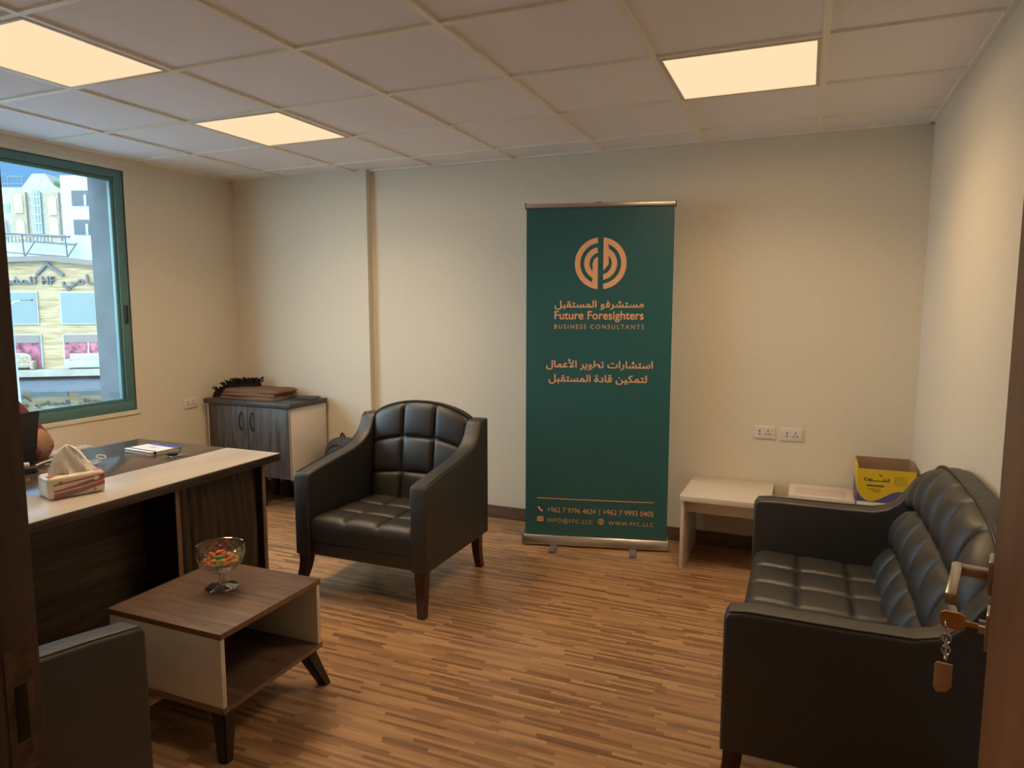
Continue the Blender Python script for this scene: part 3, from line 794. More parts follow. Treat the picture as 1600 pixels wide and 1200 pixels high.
# panel heater under the window
ht = thing('panel_heater', 'cream metal panel heater under the window behind the desk', 'heater', (LX+.075, -1.62, 0))
b = B(); box(b, -.05, -.50, .08, .05, .51, .585, 0, .006); obj('heater_body', b, M_fluor, ht)
b = B(); box(b, -.055, -.505, .585, .055, .515, .600, 0, .002); obj('top_cover', b, M_fluor, ht)
b = B()
for k in range(20): box(b, -.042, -.48+k*.0495, .598, .044, -.48+k*.0495+.044, .604, 0, .001, 1)
obj('top_grille', b, M_white, ht)
for y in (-.42, .38): b = B(); box(b, -.04, y, 0, .04, y+.04, .085); obj('heater_foot', b, M_fluor, ht)

# ================================================================== COFFEE TABLE AND BOWL
ct = thing('coffee_table', 'small walnut and cream open coffee table with splayed dark legs', 'table', (.468, -2.147, 0))
hx_, hy_, zt0, zb = .254, .247, .42, .150
b = B(); box(b, -hx_, -hy_, zt0-.020, hx_, hy_, zt0, 0, .0012); b.faces.ensure_lookup_table()
b.normal_update()
for f in b.faces:
    if abs(f.normal.z) < .5: f.material_index = 1
obj('tabletop', b, [M_coff, M_coffe], ct)
for s in (-1, 1):
    b = B(); y0, y1 = sorted((s*hy_, s*(hy_-.020))); box(b, -hx_+.004, y0+.0015*(s < 0)*2, zb+.018, hx_-.004, y1-.0015*(s > 0)*2, zt0-.020, 0, .001); obj('side_panel', b, M_white, ct)
b = B(); box(b, -hx_+.004, -hy_+.023, zb+.018, -hx_+.016, hy_-.023, zt0-.020); obj('back_panel', b, M_pedest, ct)
b = B(); box(b, -hx_, -hy_, zb, hx_, hy_, zb+.018, 0, .0012); b.normal_update()
for f in b.faces:
    if abs(f.normal.z) < .5: f.material_index = 1
obj('lower_shelf', b, [M_coff, M_coffe], ct)
for sx in (-1, 1):
    for sy in (-1, 1):
        b = B(); secs = []
        for t in (0, .5, 1):
            w = .030-.011*t; cx, cy, zz = sx*(.205+.050*t), sy*(.200+.050*t), zb*(1-t)
            secs.append([(cx-w, cy-w, zz), (cx+w, cy-w, zz), (cx+w, cy+w, zz), (cx-w, cy+w, zz)])
        loft(b, secs); bmesh.ops.recalc_face_normals(b, faces=b.faces)
        bmesh.ops.bevel(b, geom=[e for e in b.edges if abs((e.verts[0].co-e.verts[1].co).normalized().z) > .6], offset=.006, segments=2, affect='EDGES')
        obj('leg', b, M_legb, ct)

BX, BYY, BZ = .440, -2.105, .42
bowl = thing('glass_bowl', 'cut crystal footed bowl of sweets standing on the coffee table', 'bowl', (BX, BYY, BZ))
def cut(i, a, r, z):
    if 6 <= i <= 15:
        ph = .5*((i-6) % 4 >= 2)
        return 1+.055*abs(sin(pi*(a*16+ph)))**.7
    return 1
prof = [(.022, .058), (.030, .062), (.045, .066), (.060, .072), (.074, .080), (.084, .089), (.090, .096), (.0945, .104), (.098, .112), (.101, .120), (.1035, .127), (.1055, .134), (.107, .141), (.108, .148), (.1085, .154), (.1087, .158), (.109, .164), (.1092, .168), (.1075, .1695), (.1045, .168),
        (.1040, .150), (.1015, .132), (.096, .114), (.087, .099), (.074, .088), (.055, .079), (.03, .074), (.004, .073)]
b = B(); lathe(b, prof, 96, 0, 0, 0, cut); bmesh.ops.recalc_face_normals(b, faces=b.faces); obj('bowl', b, M_crys, bowl, 0); bowl.scale = (.77, .77, .95)
b = B(); lathe(b, [(.030, .0595), (.018, .054), (.0145, .046), (.0135, .036), (.016, .026), (.021, .020), (.020, .0175)], 12); bmesh.ops.recalc_face_normals(b, faces=b.faces); obj('stem', b, M_crys, bowl, 15)
def ft(i, a, r, z): return (1+.05*cos(2*pi*a*8)) if r > .03 else 1
b = B(); lathe(b, [(.072, 0), (.075, .004), (.070, .0065), (.045, .0105), (.020, .0170), (.004, .0175)], 48, 0, 0, 0, ft); bmesh.ops.recalc_face_normals(b, faces=b.faces); obj('foot', b, M_crys, bowl, 15)
# sweets
cm = {'orange': mat('orange_wrapper', (.80, .16, .03), .35), 'yellow': mat('yellow_wrapper', (.82, .52, .03), .35), 'green': mat('green_wrapper', (.13, .34, .05), .35), 'red': mat('red_wrapper', (.45, .05, .03), .35)}
cand = {}
for cn, m in cm.items():
    b = B(); secs = []
    for x, r in ((-.019, .0095), (-.014, .0035), (-.011, .007), (-.0055, .009), (0, .0095), (.0055, .009), (.011, .007), (.014, .0035), (.019, .0095)):
        fl = .35 if abs(x) > .016 else .85
        secs.append([(x, r*cos(2*pi*k/12), r*fl*sin(2*pi*k/12)) for k in range(12)])
    loft(b, secs); bmesh.ops.recalc_face_normals(b, faces=b.faces)
    cand[cn] = obj('wrapped_sweet', b, m, None, 50); tag(cand[cn], '', 'sweet', 'wrapped sweets in the glass bowl')
lab = {'orange': 'orange wrapped sweet in the crystal bowl', 'yellow': 'yellow wrapped sweet in the crystal bowl', 'green': 'green wrapped sweet in the crystal bowl', 'red': 'dark red wrapped sweet in the crystal bowl'}
for k in cand: cand[k]['label'] = lab[k]
used = set(); order = ['orange', 'yellow', 'red', 'green', 'orange', 'yellow', 'orange', 'green', 'yellow', 'red']
slots = [(0, 0, .090)] + [(.040*cos(a), .040*sin(a), .094) for a in [2*pi*i/6 for i in range(6)]] + [(.071*cos(a), .071*sin(a), .108) for a in [.2+2*pi*i/11 for i in range(11)]] + \
        [(.022*cos(a), .022*sin(a), .112) for a in [.5+2*pi*i/3 for i in range(3)]] + [(.054*cos(a), .054*sin(a), .118) for a in [.1+2*pi*i/8 for i in range(8)]] + [(.012, .006, .130), (-.03, .02, .131), (.025, -.032, .131), (-.025, -.026, .132)]
for i, (x, y, zc) in enumerate(slots):
    cn = order[(i*7+i//3) % 10]
    o = cand[cn] if cn not in used else cand[cn].copy()
    if cn in used: COL.objects.link(o)
    used.add(cn)
    o.location = (BX+x*.75, BYY+y*.75, BZ+zc*.95); o.rotation_euler = (random.uniform(-.4, .4), random.uniform(-.25, .25), atan2(y, x)+pi/2+random.uniform(-.4, .4))

# ================================================================== CABINET AND WHAT IS ON IT
CX0, CX1, CY0, CY1, CZ0, CZ1 = -1.655, -.862, -.165, .215, .235, .772
cb = thing('cabinet', 'low two door cabinet with dark grain doors in the far left corner', 'cabinet', ((CX0+CX1)/2, (CY0+CY1)/2, 0), radians(-1.5))
hw, hd = (CX1-CX0)/2, (CY1-CY0)/2
b = B(); box(b, -hw+.02, -hd+.022, CZ0, hw-.016, hd, CZ1-.034, 0, .001); obj('carcass', b, M_pedest, cb)
for s in (-1, 1):
    b = B(); x0, x1 = sorted((s*(hw-.006), s*(hw-.022))); box(b, x0, -hd+.004, CZ0, x1, hd, CZ1-.034, 0, .001); obj('side_panel', b, M_white, cb)
b = B(); box(b, hw-.022, -hd, CZ0, hw-.006, -hd+.004, CZ1-.034); obj('edge_band', b, M_edge, cb)
b = B(); box(b, -hw-.012, -hd-.014, CZ1-.034, hw+.006, hd+.004, CZ1, 0, .002); obj('cabinet_top', b, M_cabt, cb)
for s in (-1, 1):
    b = B(); x0, x1 = sorted((s*.0015, s*(hw-.023))); box(b, x0, -hd-.002, CZ0+.002, x1, -hd+.018, CZ1-.038, 0, .001); d = obj('cabinet_door', b, M_cab, cb)
    b = B(); hxx = s*.052; tube(b, [(hxx, -hd-.002, .690), (hxx, -hd-.014, .685)]+[(hxx, -hd-.014-.016*sin(pi*i/10), .685-.115*i/10) for i in range(1, 10)]+[(hxx, -hd-.014, .570), (hxx, -hd-.002, .565)], .0055, 8)
    obj('pull_handle', b, M_hole, d)
for sx in (-1, 1):
    for sy in (-1, 1):
        b = B(); secs = []
        for t in (0, 1):
            w = .026-.008*t; cx, cy = sx*(hw-.36+.035*t), sy*(hd-.08+.03*t); zz = CZ0*(1-t)
            secs.append([(cx-w, cy-w, zz), (cx+w, cy-w, zz), (cx+w, cy+w, zz), (cx-w, cy+w, zz)])
        loft(b, secs); bmesh.ops.recalc_face_normals(b, faces=b.faces); obj('leg', b, M_legb, cb)
# folded brown throw with a dark fringe
bl = thing('folded_throw', 'folded brown woollen throw with a dark fringe on the cabinet', 'throw', (-1.345, .045, CZ1), radians(2))
for k, (x0, x1, y0, y1, z0, z1) in enumerate(((-.25, .245, -.135, .135, 0, .026), (-.245, .235, -.13, .145, .024, .048), (-.235, .25, -.11, .15, .046, .070))):
    b = B(); nu, nv = 24, 12
    def fr(u, v, x0=x0, x1=x1, y0=y0, y1=y1, z0=z0, z1=z1, k=k):
        e = min(min(u, 1-u)/.09, min(v, 1-v)/.18, 1); r = sqrt(max(0, 1-(1-e)**2))
        return (x0+(x1-x0)*u+.006*sin(9*v+k), y0+(y1-y0)*v+.008*sin(7*u+2*k), z0+(z1-z0)*(.25+.75*r)+.002*sin(14*u+k)*sin(9*v))
    pad(b, nu, nv, fr, lambda u, v, x0=x0, x1=x1, y0=y0, y1=y1, z0=z0, k=k: (x0+(x1-x0)*u+.006*sin(9*v+k), y0+(y1-y0)*v+.008*sin(7*u+2*k), z0))
    obj('fold', b, M_blank, bl, 60)
b = B()
for k in range(150):
    t = random.random(); x = -.275+.20*t+random.uniform(-.015, .015); y = -.10+.19*t+random.uniform(-.03, .03)
    z0 = .02+.075*min(1, t*3); a = random.uniform(0, 2*pi); ln = random.uniform(.025, .05)
    if t < .12: z0 = random.uniform(.01, .05)
    tube(b, [(x, y, z0), (x+.35*ln*cos(a), y+.35*ln*sin(a), z0+.6*ln), (x+.9*ln*cos(a), y+.9*ln*sin(a), z0+.85*ln)], [.007, .006, .003], 5)
def fm(u, v):
    t = u; return (-.285+.22*t+.05*(v-.5)*.3, -.12+.20*t+.07*(v-.5), .004+(.045+.062*min(1, t*2.5))*sin(pi*v)**.5)
pad(b, 16, 8, fm, lambda u, v: (-.285+.22*u, -.12+.20*u+.07*(v-.5), .002)); obj('fringe', b, M_fringe, bl, 60)
fo = thing('black_folder', 'thin black plastic folder on the right end of the cabinet top', 'folder', (-.975, .075, CZ1), radians(14))
b = B(); box(b, -.11, -.085, .0, .10, .085, .005, 0, .001); obj('folder_back', b, M_lap, fo)
b = B(); box(b, -.105, -.080, .007, .11, .088, .010, 0, .001, rot=Matrix.Rotation(radians(3), 3, 'X')); tube(b, [(-.09, -.085, .012), (-.01, -.09, .016), (.05, -.086, .011), (.10, -.08, .012)], .003, 6); obj('folder_flap', b, M_lap, fo)

# backpack on the floor behind the armchair
bp = thing('backpack', 'charcoal backpack on the floor between the cabinet and the armchair', 'backpack', (-.625, .10, 0), radians(-8))
def sup(bm, cx, cy, cz, a, bb, c, e, n=28, m=18, mi=0):
    rings = []
    sg = lambda q, p: (1 if q >= 0 else -1)*abs(q)**p
    for j in range(m+1):
        ph = -pi/2+pi*j/m
        rings.append([bm.verts.new((cx+a*sg(cos(ph), e)*sg(cos(2*pi*k/n), e), cy+bb*sg(cos(ph), e)*sg(sin(2*pi*k/n), e), cz+c*sg(sin(ph), e*1.1))) for k in range(n)])
    for A, C in zip(rings, rings[1:]):
        for k in range(n): bm.faces.new((A[k], A[(k+1) % n], C[(k+1) % n], C[k])).material_index = mi
    bmesh.ops.remove_doubles(bm, verts=bm.verts, dist=1e-5); bmesh.ops.recalc_face_normals(bm, faces=bm.faces)
b = B(); sup(b, 0, 0, .255, .175, .085, .255, .62); obj('main_body', b, M_bag, bp, 60)
b = B(); sup(b, .015, -.080, .17, .135, .045, .15, .5); obj('front_pocket', b, M_bag, bp, 60)
b = B(); tube(b, [(-.06+.05*i/4*1.0, .02-.01*sin(pi*i/4), .492+.045*sin(pi*i/4)) for i in range(5)]+[(.05, .02, .485)], .0075, 8); obj('grab_handle', b, M_cable_b, bp)
b = B(); tube(b, [(-.15*cos(a), -.055-.02*sin(a), .27+.20*sin(a)) for a in [pi*i/24-.1 for i in range(27)]], .004, 6); obj('zip', b, M_cable_b, bp)

# wall sockets
def socket(loc, rotz, label, group=None):
    t = thing('wall_socket', label, 'socket', loc, rotz, group)
    b = B(); box(b, -.060, -.009, -.037, .060, .002, .037, 0, .004, 3); obj('plate', b, M_plast, t)
    for x, zz, w, h in ((-.026, .009, .004, .004), (-.026, -.009, .004, .004), (.020, .010, .0025, .006), (.011, -.009, .005, .0025), (.029, -.009, .005, .0025)):
        b = B(); box(b, x-w, -.0102, zz-h, x+w, -.0085, zz+h); obj('socket_hole', b, M_hole, t)
    return t
s1 = socket((2.183, BY, .715), 0, 'left one of the two white sockets on the wall above the white bench', 'wall sockets')
dup(s1, (2.331, BY, .711), 0, 'right one of the two white sockets on the wall above the white bench')
dup(s1, (LX, -.254, .745), pi/2, 'white socket on the window wall left of the cabinet')

# ================================================================== ROLL-UP BANNER
ban = thing('roll_up_banner', 'tall dark green roll up banner with peach lettering against the back wall', 'banner', (.84, -.1, 0), atan2(.2, .83))
BW = .855; zt_, zb_ = 2.028, .062
b = B()
def bf(u, v):  # slightly curled printed sheet
    x = .004+u*(BW-.006); z = zb_+v*(zt_-zb_)
    return (x+(.010-.012*(u > .5)*0)*0, -.004*sin(pi*u)+.022*(v), z)
nu, nv = 40, 40
pad(b, nu, nv, lambda u, v: Vector(bf(u, v))+Vector((0, -.0012, 0)), lambda u, v: Vector(bf(u, v))+Vector((0, .0002, 0)))
def onb(u, z, w=0):
    uu = (u-.004)/(BW-.006); v = (z-zb_)/(zt_-zb_); p = bf(uu, v); return (p[0], p[1]-.0024-w, p[2])
# emblem: two half discs of concentric arcs
def arc(cx, cz, r0, r1, a0, a1, clip=None, n=40):
    for i in range(n):
        t0, t1 = a0+(a1-a0)*i/n, a0+(a1-a0)*(i+1)/n
        P = [(cx+r*cos(t), cz+r*sin(t)) for r, t in ((r0, t0), (r1, t0), (r1, t1), (r0, t1))]
        if clip: P = [(min(p, clip[0]) if clip[1] < 0 else max(p, clip[0]), q) for p, q in P]
        quad(b, [onb(p, q) for p, q in P], 1)
ec, ez = .4395, 1.691; g = .015
gl, gr = ec-.0155, ec+.0155
D_ = radians
# left half
arc(ec, ez, .118, .149, D_(97), D_(263), (gl, -1))
arc(ec, ez, .064, .095, D_(102), D_(262), (gl, -1))
quad(b, [onb(ec-.046, ez-.075), onb(gl, ez-.149), onb(gl, ez+.040), onb(ec-.046, ez+.005)], 1)
arc(ec, ez, .022, .044, D_(120), D_(200), (gl, -1))
quad(b, [onb(ec-.050, ez-.13), onb(gl, ez-.149), onb(gl, ez-.07), onb(ec-.046, ez-.085)], 1)
# right half
arc(ec, ez, .118, .149, D_(-83), D_(83), (gr, 1))
arc(ec, ez, .064, .095, D_(-80), D_(72), (gr, 1))
quad(b, [onb(gr, ez-.042), onb(ec+.046, ez-.005), onb(ec+.046, ez+.098), onb(gr, ez+.149)], 1)
lettering(b, 'مستشرفو المستقبل', .173, .691, 1.437, onb, 1, .022, True, .86)
lettering(b, 'Future Foresighters', .173, .692, 1.368, onb, 1, .018, False, 1.05)
lettering(b, 'BUSINESS CONSULTANTS', .173, .694, 1.312, onb, 1, 0, False, 1.05, 1.38)
lettering(b, 'استشارات تطوير الأعمال', .125, .750, 1.083, onb, 1, .020, True, .90)
lettering(b, 'لتمكين قادة المستقبل', .141, .718, .999, onb, 1, .020, True, .90)
for i in range(20): quad(b, [onb(.075+.035*i, .2815), onb(.11+.035*i, .2815), onb(.11+.035*i, .2865), onb(.075+.035*i, .2865)], 1)
lettering(b, '+962 7 9796 4624', .138, .430, .199, onb, 1, 0, False, 1.1)
quad(b, [onb(.452, .192), onb(.4555, .192), onb(.4555, .232), onb(.452, .232)], 1)
lettering(b, '+962 7 9993 0405', .475, .773, .199, onb, 1, 0, False, 1.1)
lettering(b, 'INFO@FFC.LLC', .138, .414, .137, onb, 1, 0, False, .95, 1.2)
lettering(b, 'WWW.FFC.LLC', .508, .775, .137, onb, 1, 0, False, .95, 1.2)
# handset, envelope and globe marks
hs = [(radians(200-i*11), .030+.0 * i) for i in range(13)]
P = []
for i in range(13):
    t = i/12; a = radians(175+t*100); w = .0045+.0055*(abs(2*t-1)**3)
    P.append((.108+.021*cos(a)+.0, .228+.021*sin(a), w, a))
for i in range(12):
    (x0, z0, w0, a0), (x1, z1, w1, a1) = P[i], P[i+1]
    quad(b, [onb(x0-w0*cos(a0), z0-w0*sin(a0)), onb(x0+w0*cos(a0), z0+w0*sin(a0)), onb(x1+w1*cos(a1), z1+w1*sin(a1)), onb(x1-w1*cos(a1), z1-w1*sin(a1))], 1)
for tr in (((.076, .139), (.116, .139), (.104, .154), (.096, .149), (.088, .154)), ((.076, .142), (.086, .1555), (.076, .166)), ((.116, .142), (.116, .166), (.106, .1555)), ((.077, .170), (.096, .1525), (.115, .170))):
    f = b.faces.new([b.verts.new(onb(p, q)) for p, q in tr]); f.material_index = 1
gx, gz, gr_ = .464, .154, .019
for sx in (1, .45):
    for i in range(32):
        a0, a1 = 2*pi*i/32, 2*pi*(i+1)/32
        quad(b, [onb(gx+sx*r*cos(a) if sx == 1 else gx+(sx*gr_+(r-gr_))*cos(a), gz+r*sin(a)) for r, a in ((gr_-.0025, a0), (gr_, a0), (gr_, a1), (gr_-.0025, a1))], 1)
for q in ((gx-.001, gz-gr_, gx+.001, gz+gr_), (gx-gr_, gz-.001, gx+gr_, gz+.001), (gx-.016, gz+.009, gx+.016, gz+.011), (gx-.016, gz-.011, gx+.016, gz-.009)):
    quad(b, [onb(q[0], q[1]), onb(q[2], q[1]), onb(q[2], q[3]), onb(q[0], q[3])], 1)
obj('printed_sheet', b, [M_green, M_peach], ban, 60)
b = B(); box(b, 0, .006, 2.012, BW+.003, .030, 2.037, 0, .004, 3); obj('top_rail', b, M_alu, ban)
for q in ((-.003, .004, 2.006, 0, .032, 2.043), (BW+.003, .004, 2.006, BW+.006, .032, 2.043)): b = B(); box(b, *q, 0, .001); obj('rail_cap', b, M_cable_b, ban)
b = B(); box(b, .41, .012, 2.037, .44, .024, 2.041, 0, .001); obj('pole_clip', b, M_cable_b, ban)
b = B(); prism(b, [(-.050, .010), (-.048, .040), (-.030, .062), (.006, .064), (.045, .055), (.050, .010)], -.008, BW+.008, lambda p, q, x: (x, p, q), 0, .003, 2); obj('base_housing', b, M_alu, ban)
for x in (-.009, BW+.006):
    b = B(); box(b, x, -.052, .008, x+.004, .052, .068, 0, .001); obj('end_cap', b, M_grey, ban)
for x in (.185, .655):
    b = B(); box(b, x-.021, -.165, 0, x+.021, .12, .010, 0, .003); obj('foot', b, M_grey, ban)
b = B(); tube(b, [(.42, .042, .04), (.42, .042, 2.02)], .008, 8); obj('support_pole', b, M_alu, ban)

# ================================================================== WHITE BENCH, BOXES
be = thing('bench', 'low white wooden bench against the back wall beside the banner', 'bench', (2.02, .045, 0), radians(-1))
b = B(); box(b, -.232, -.24, .39, .226, .24, .42, 0, .0015); obj('bench_top', b, M_white, be)
for x in (-.228, .204):
    b = B(); box(b, x, -.225, 0, x+.018, .225, .39, 0, .001); obj('leg', b, M_white, be)
b = B(); box(b, -.21, -.125, .30, .204, -.107, .39, 0, .001); obj('apron', b, M_white, be)

def carton(x0, x1, label, stripes):
    t = thing('lidded_carton', label, 'box', ((x0+x1)/2, .13, 0), 0, 'white lidded cartons')
    w = (x1-x0)/2
    b = B(); box(b, -w+.004, -.130, 0, w-.004, .130, .415, 0, .002); obj('carton_body', b, M_paper, t)
    b = B(); box(b, -w, -.134, .398, w, .134, .436, 0, .003)
    if stripes:
        for k in range(5): box(b, -w+.03, -.09+k*.030, .4355, w-.04, -.09+k*.030+.009, .4363, 1)
    obj('lid', b, [M_paper, M_line], t); return t
carton(2.332, 2.655, 'white lidded carton behind the sofa arm with printed lines on its lid', True)
carton(2.662, 2.930, 'white lidded carton under the yellow box in the corner', False)
yb_ = thing('open_carton', 'open yellow and violet carton in the corner behind the sofa', 'box', (2.795, .138, .436), 0)
w, d, h = .133, .135, .186; th = .004
b = B()
box(b, -w, -d, 0, w, d, .005, 0)
for q in ((-w, -d, w, -d+th), (-w, d-th, w, d), (-w, -d, -w+th, d), (w-th, -d, w, d)):
    box(b, q[0], q[1], 0, q[2], q[3], h-(.0 if q[1] > 0 else .012 if q[3] < 0 else .0), 0)
of = lambda u, v, e=0: (u, -d-.0006-e, v)
quad(b, [of(-w, 0), of(w, 0), of(w, h-.012), of(-w, h-.012)], 1)
quad(b, [(-w-.0006, d, 0), (-w-.0006, -d, 0), (-w-.0006, -d, h), (-w-.0006, d, h)], 1)
n = 30
def cur(u):
    q = (u+w)/(2*w)
    return .005+.050*((.22-q)/.22)**2 if q < .22 else .036-.031*cos(pi*(q-.22)/.53)
for i in range(n):
    u0, u1 = -w+2*w*i/n, -w+2*w*(i+1)/n
    quad(b, [of(u0, 0, .0004), of(u1, 0, .0004), of(u1, cur(u1), .0004), of(u0, cur(u0), .0004)], 2)
quad(b, [(-w-.001, d, 0), (-w-.001, -d, 0), (-w-.001, -d, .055), (-w-.001, d, .085)], 2)
lettering(b, 'Cup', -.105, -.064, .112, lambda u, v, e: of(u, v, .0006), 3, .03)
quad(b, [of(-.064, .112, .0006), of(-.014, .112, .0006), of(-.014, .116, .0006), of(-.064, .116, .0006)], 3)
lettering(b, 'الفا', -.016, .014, .112, lambda u, v, e: of(u, v, .0006), 3, .03, True, 1.0)
for k in range(3):
    a = .9+k*.5; quad(b, [of(-.028, .138, .0006), of(-.028+.02*cos(a), .138+.014*sin(a), .0006), of(-.026+.022*cos(a+.25), .138+.012*sin(a+.25), .0006), of(-.024, .137, .0006)], 3)
for k in range(9): box(b, -.090+k*.009, -d-.0012, .083, -.090+k*.009+.006, -d-.0008, .093, 3)
for k in range(4): box(b, -.085+k*.010, -d-.0012, .072-k*.006, -.025, -d-.0008, .0735-k*.006, 3)
for k in range(7): box(b, .038, -d-.0012, .095+k*.0078, .090, -d-.0008, .0962+k*.0078, 4)
for x in (.038, .055, .07, .089): box(b, x, -d-.0012, .095, x+.0012, -d-.0008, .143, 4)
for k in range(4):
    r = .010+k*.008
    for i in range(14):
        a0, a1 = radians(10)+2.6*i/14, radians(10)+2.6*(i+1)/14
        P4 = [(.070+rr*cos(a), .008+rr*.8*sin(a)) for rr, a in ((r, a0), (r+.0018, a0), (r+.0018, a1), (r, a1))]
        if max(q for p, q in P4) < .062: quad(b, [of(p, q, .0008) for p, q in P4], 5)
obj('carton_walls', b, [M_kraft, M_yellow, M_blue, M_ink, M_oliv, M_shut], yb_, 0)

# ================================================================== THE STREET OUTSIDE
E_ = Vector((cos(-YAW), sin(-YAW), 0)); Fh = Vector((-sin(-YAW), cos(-YAW), 0)); P0 = Vector((2.3765, -3.965, 0))
def site(u, D): return P0 + E_*u + Fh*D
b = B(); box(b, -90, -40, -8.3, -2.1, 110, -8.0); o = struct('ground', b, M_road)
# furniture shop opposite
st = thing('shop_building', 'yellow banded stone furniture shop across the street with dark Arabic sign letters', 'building', site(-29, 45), -YAW+radians(14))
ku = lambda u: (u+29)*1.03
def fbox(name, u0, z0, u1, z1, y0, y1, m, par, k=ku):
    b = B(); box(b, k(u0), y0, z0, k(u1), y1, z1); return obj(name, b, m, par, 0)
b = B(); prism(b, [(ku(-40), -8), (ku(-22), -8), (ku(-22), 3.4), (ku(-29.4), 4.25), (ku(-40), 3.7)], 0, 9, lambda p, q, y: (p, y, q)); wl = obj('facade_wall', b, M_stone, st, 0)
b = B(); prism(b, [(ku(-40.2), 3.7), (ku(-29.4), 4.22), (ku(-21.8), 3.45), (ku(-21.8), 3.78), (ku(-29.4), 4.55), (ku(-40.2), 4.03)], -.35, 9.2, lambda p, q, y: (p, y, q)); obj('parapet', b, M_para, st, 0)
for u0, u1 in ((-34.6, -30.26), (-28.88, -24.6)):
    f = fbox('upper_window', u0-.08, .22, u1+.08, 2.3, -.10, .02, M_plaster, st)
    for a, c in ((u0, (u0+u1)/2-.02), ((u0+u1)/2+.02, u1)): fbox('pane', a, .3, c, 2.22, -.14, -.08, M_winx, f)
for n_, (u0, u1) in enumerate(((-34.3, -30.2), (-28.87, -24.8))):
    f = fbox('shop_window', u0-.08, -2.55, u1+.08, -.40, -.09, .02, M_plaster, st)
    g_ = fbox('window_band', u0, -.95, u1, -.46, -.16, -.08, M_para, f); fbox('backdrop', u0, -2.5, u1, -.95, -.13, -.08, M_pink, f)
    for k in range(1, 3): fbox('mullion', u0+(u1-u0)*k/3-.03, -2.5, u0+(u1-u0)*k/3+.03, -.95, -.17, -.12, M_shut, f)
fbox('ledge', -41, -3.05, -21.5, -2.62, -1.0, .02, M_stone2, st)
b = B(); prism(b, [(-2.2, -3.9), (-2.2, -3.75), (0, -3.05), (0, -3.9)], ku(-41), ku(-21.5), lambda p, q, x: (x, p, q)); obj('canopy', b, M_canopy, st, 0)
for u0, u1 in ((-34, -32.2), (-30.9, -28.9), (-28.3, -26)): fbox('lower_window', u0, -4.45, u1, -3.9, -.1, .02, M_winx, st)
def sgn(u, z, w=0): return (ku(u), -.04-w, z)
b = B(); lettering(b, 'للمفروشات', -33.9, -30.15, 2.80, sgn, 0, .015, True, .75, 1, .14); obj('sign_letters', b, M_sign, st, 0)
b = B(); lettering(b, 'الحـمـامي', -28.75, -24.9, 2.80, sgn, 0, .015, True, .80, 1, .14); obj('sign_letters', b, M_sign, st, 0)
b = B(); lettering(b, 'HF', -29.85, -29.15, 2.75, sgn, 0, .01, False, 1.2, 1, .14)
prism(b, [(ku(-30.1), 3.28), (ku(-29.5), 3.95), (ku(-28.7), 3.28), (ku(-28.6), 3.42), (ku(-29.5), 4.12), (ku(-30.2), 3.38)], -.18, -.04, lambda p, q, y: (p, y, q)); obj('sign_emblem', b, M_sign, st, 0)
b = B(); lettering(b, 'الحـمـامي', -30.75, -28.85, -5.0, sgn, 0, .015, True, .8, 1, .08); obj('sign_letters', b, M_sign, st, 0)
b = B(); lettering(b, 'المدخل', -28.3, -26.7, -4.95, sgn, 0, .01, True, .8, 1, .08); obj('sign_letters', b, M_sign, st, 0)
b = B(); lettering(b, 'HF', -31.6, -31.15, -5.2, sgn, 0, .01, False, 1.1, 1, .08)
prism(b, [(ku(-31.75), -4.75), (ku(-31.4), -4.42), (ku(-31.0), -4.75), (ku(-30.95), -4.68), (ku(-31.4), -4.33), (ku(-31.8), -4.70)], -.1, -.04, lambda p, q, y: (p, y, q)); obj('sign_emblem', b, M_sign, st, 0)
# display furniture on the ledge, in the two lower windows
rs = -YAW+radians(14); Rs = Matrix.Rotation(rs, 4, 'Z')
def shopobj(name, u, z, y, label): return thing(name, label, 'sofa', site(-29, 45)+(Rs @ Vector((ku(u), y, z))), rs)
ds = shopobj('display_sofa', -27.6, -2.60, -.55, 'pale blue sofa on show in the right lower shop window across the street')
b = B(); box(b, -.95, -.3, .06, .95, .3, .5, 0, .06); box(b, -.95, .12, .4, .95, .32, .95, 0, .08); obj('frame', b, M_sofab, ds)
for s in (-1, 1): b = B(); box(b, s*.95-.12, -.32, 0, s*.95+.12, .3, .62, 0, .07); obj('armrest', b, M_sofab, ds)
ds2 = shopobj('display_sofa', -31.3, -2.60, -.55, 'dark gilt sofa on show in the left lower shop window across the street')
b = B(); box(b, -.8, -.3, .12, .8, .3, .42, 0, .06); sup(b, 0, .2, .62, .7, .1, .42, .7); obj('frame', b, M_gold2, ds2)
for s in (-1, 1): b = B(); box(b, s*.85-.12, -.32, 0, s*.85+.12, .3, .55, 0, .07); obj('armrest', b, M_gold2, ds2)
# white terrace wall with a steel frame, behind the shop
tw_ = thing('terrace_wall', 'white terrace wall rising behind the shop roof', 'wall', site(-35, 55), -YAW)
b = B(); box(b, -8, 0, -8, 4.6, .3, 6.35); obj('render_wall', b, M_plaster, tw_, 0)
b = B(); box(b, 2.55, -.2, -8, 3.4, .05, 6.3); obj('stone_pier', b, M_stone3, tw_, 0)
b = B()
for k in range(20): tube(b, [(-6+k*.28, -.05, 6.3), (-6+k*.28, -.05, 6.75)], .05, 6)
box(b, -6.2, -.12, 6.7, -.4, .04, 6.8); obj('balustrade', b, M_stone2, tw_, 0)
fr_ = thing('steel_frame', 'dark steel frame rack standing above the shop roof', 'frame', site(-35.6, 54.4), -YAW)
b = B()
tube(b, [(-5, 0, 7.0), (1.7, 0, 6.65)], .09, 6); tube(b, [(-5, 0, 5.6), (1.4, 0, 5.15)], .05, 6); tube(b, [(-1.1, 0, 6.3), (2.1, 0, 6.05)], .07, 6)
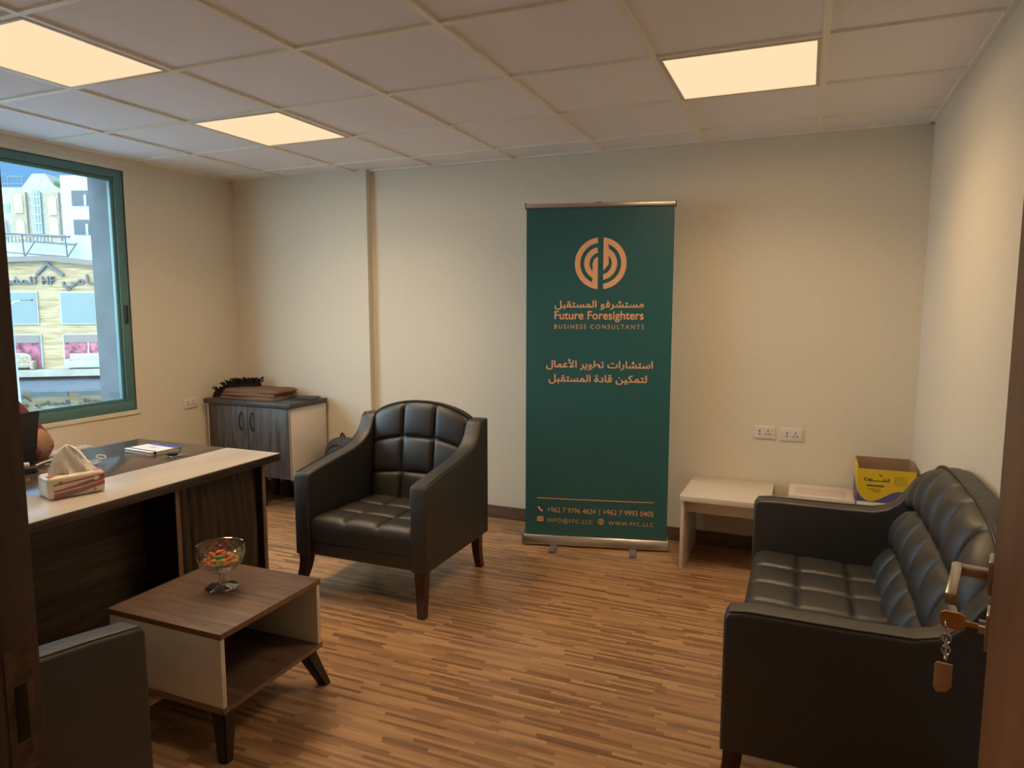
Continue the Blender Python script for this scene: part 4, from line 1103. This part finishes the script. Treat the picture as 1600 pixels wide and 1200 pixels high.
for x in (-2.0, 1.3): tube(b, [(x, 0, 6.8), (x+.1, 0, 5.1)], .06, 6); tube(b, [(x+.1, 0, 5.1), (x+.9, 0, 6.2)], .05, 6)
obj('frame_tubes', b, M_steel, fr_, 0)
# stone apartment house
ap = thing('apartment_house', 'pale stone apartment house with a tall arched stair window, far behind the shop', 'building', site(-46, 70), -YAW)
ka = lambda u: u+46
b = B(); prism(b, [(ka(-62), -8), (ka(-44.2), -8), (ka(-44.2), 12.7), (ka(-44.9), 13.1), (ka(-45.6), 14.2), (ka(-46.9), 14.2), (ka(-48.0), 12.9), (ka(-62), 12.9)], 0, 12, lambda p, q, y: (p, y, q)); obj('facade_wall', b, M_stone2, ap, 0)
def arched(name, u0, u1, z0, z1, y, m, par):
    c = (ka(u0)+ka(u1))/2; r = (ka(u1)-ka(u0))/2
    P = [(c-r, z0), (c+r, z0)]+[(c+r*cos(a), z1-r+r*sin(a)) for a in [pi*i/12 for i in range(13)]]
    b = B(); prism(b, P, y-.12, .03, lambda p, q, t: (p, t, q)); return obj(name, b, m, par, 0)
for u0, u1 in ((-48.95, -47.55), (-45.65, -44.35)): fbox('stone_bay', u0, -8, u1, 12.4, -.25, .02, M_stone3, ap, ka)
aw_ = arched('stair_window', -47.0, -46.15, 6.4, 12.65, -.05, M_winx, ap)
b = B()
for k in range(7): box(b, ka(-47.0), -.24, 6.8+k*.85, ka(-46.15), -.16, 6.9+k*.85)
for k in range(1, 3): box(b, ka(-47.0)+.283*k-.03, -.24, 6.4, ka(-47.0)+.283*k+.03, -.16, 12.4)
obj('glazing_bars', b, M_plaster, aw_, 0)
for u0, z0 in ((-48.6, 10.9), (-45.3, 10.7), (-45.25, 8.6), (-50.5, 8.6), (-48.55, 8.4)):
    f = arched('arched_window', u0, u0+.75, z0-.5, z0+1.3, -.25, M_shut, ap)
f = fbox('side_window', -50.0, 10.55, -49.35, 11.4, -.08, .02, M_plaster, ap, ka); fbox('pane', -49.9, 10.65, -49.45, 11.3, -.12, -.07, M_winx, f, ka)
b = B(); [tube(b, p, .06, 6) for p in ([(ka(-49.6), .5, 12.9), (ka(-49.6), .5, 14.0)], [(ka(-48.2), .5, 12.9), (ka(-48.2), .5, 14.0)], [(ka(-49.7), .5, 14.0), (ka(-48.1), .5, 14.0)], [(ka(-51), .5, 13.3), (ka(-48), .5, 13.3)])]; obj('roof_rail', b, M_steel, ap, 0)
b = B()
for k in range(26): sup(b, ka(-45.1)+random.uniform(0, 1.1), .6, 12.9+random.uniform(0, .5), .25, .25, .22, 1, 8, 6)
obj('roof_planting', b, M_leaf, ap, 0)
# white apartment block
wb_ = thing('white_block', 'plain white apartment block with dark openings beside the stone house', 'building', site(-36, 60), -YAW)
kw = lambda u: u+36
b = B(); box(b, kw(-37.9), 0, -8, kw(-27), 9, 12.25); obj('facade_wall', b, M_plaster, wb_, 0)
for z0, u0 in ((9.75, -37.0), (7.35, -36.97), (5.0, -36.93)):
    f = fbox('balcony_opening', u0, z0, -35.4, z0+1.25, -.05, .02, M_wind, wb_, kw); fbox('curtain', -35.95, z0, -35.75, z0+.9, -.10, -.04, M_plaster, f, kw)
for z0 in (9.75, 7.35, 5.0): fbox('balcony_opening', -34.4, z0, -32.4, z0+1.25, -.05, .02, M_wind, wb_, kw)
# lamp post
lpst = thing('street_lamp', 'pale street lamp post outside the window', 'street lamp', site(-21.45, 30), -YAW)
b = B(); tube(b, [(.15, 0, -8), (.05, 0, -3), (-.02, 0, 1.5)], [.13, .09, .05], 10); obj('post', b, M_lampp, lpst)
b = B(); tube(b, [(-.02, 0, 1.45), (.2, 0, 1.60), (.55, 0, 1.66)], .03, 8); obj('arm', b, M_lampp, lpst)
b = B(); box(b, .45, -.09, 1.63, .95, .09, 1.70, 0, .02); obj('lamp_head', b, M_steel, lpst)
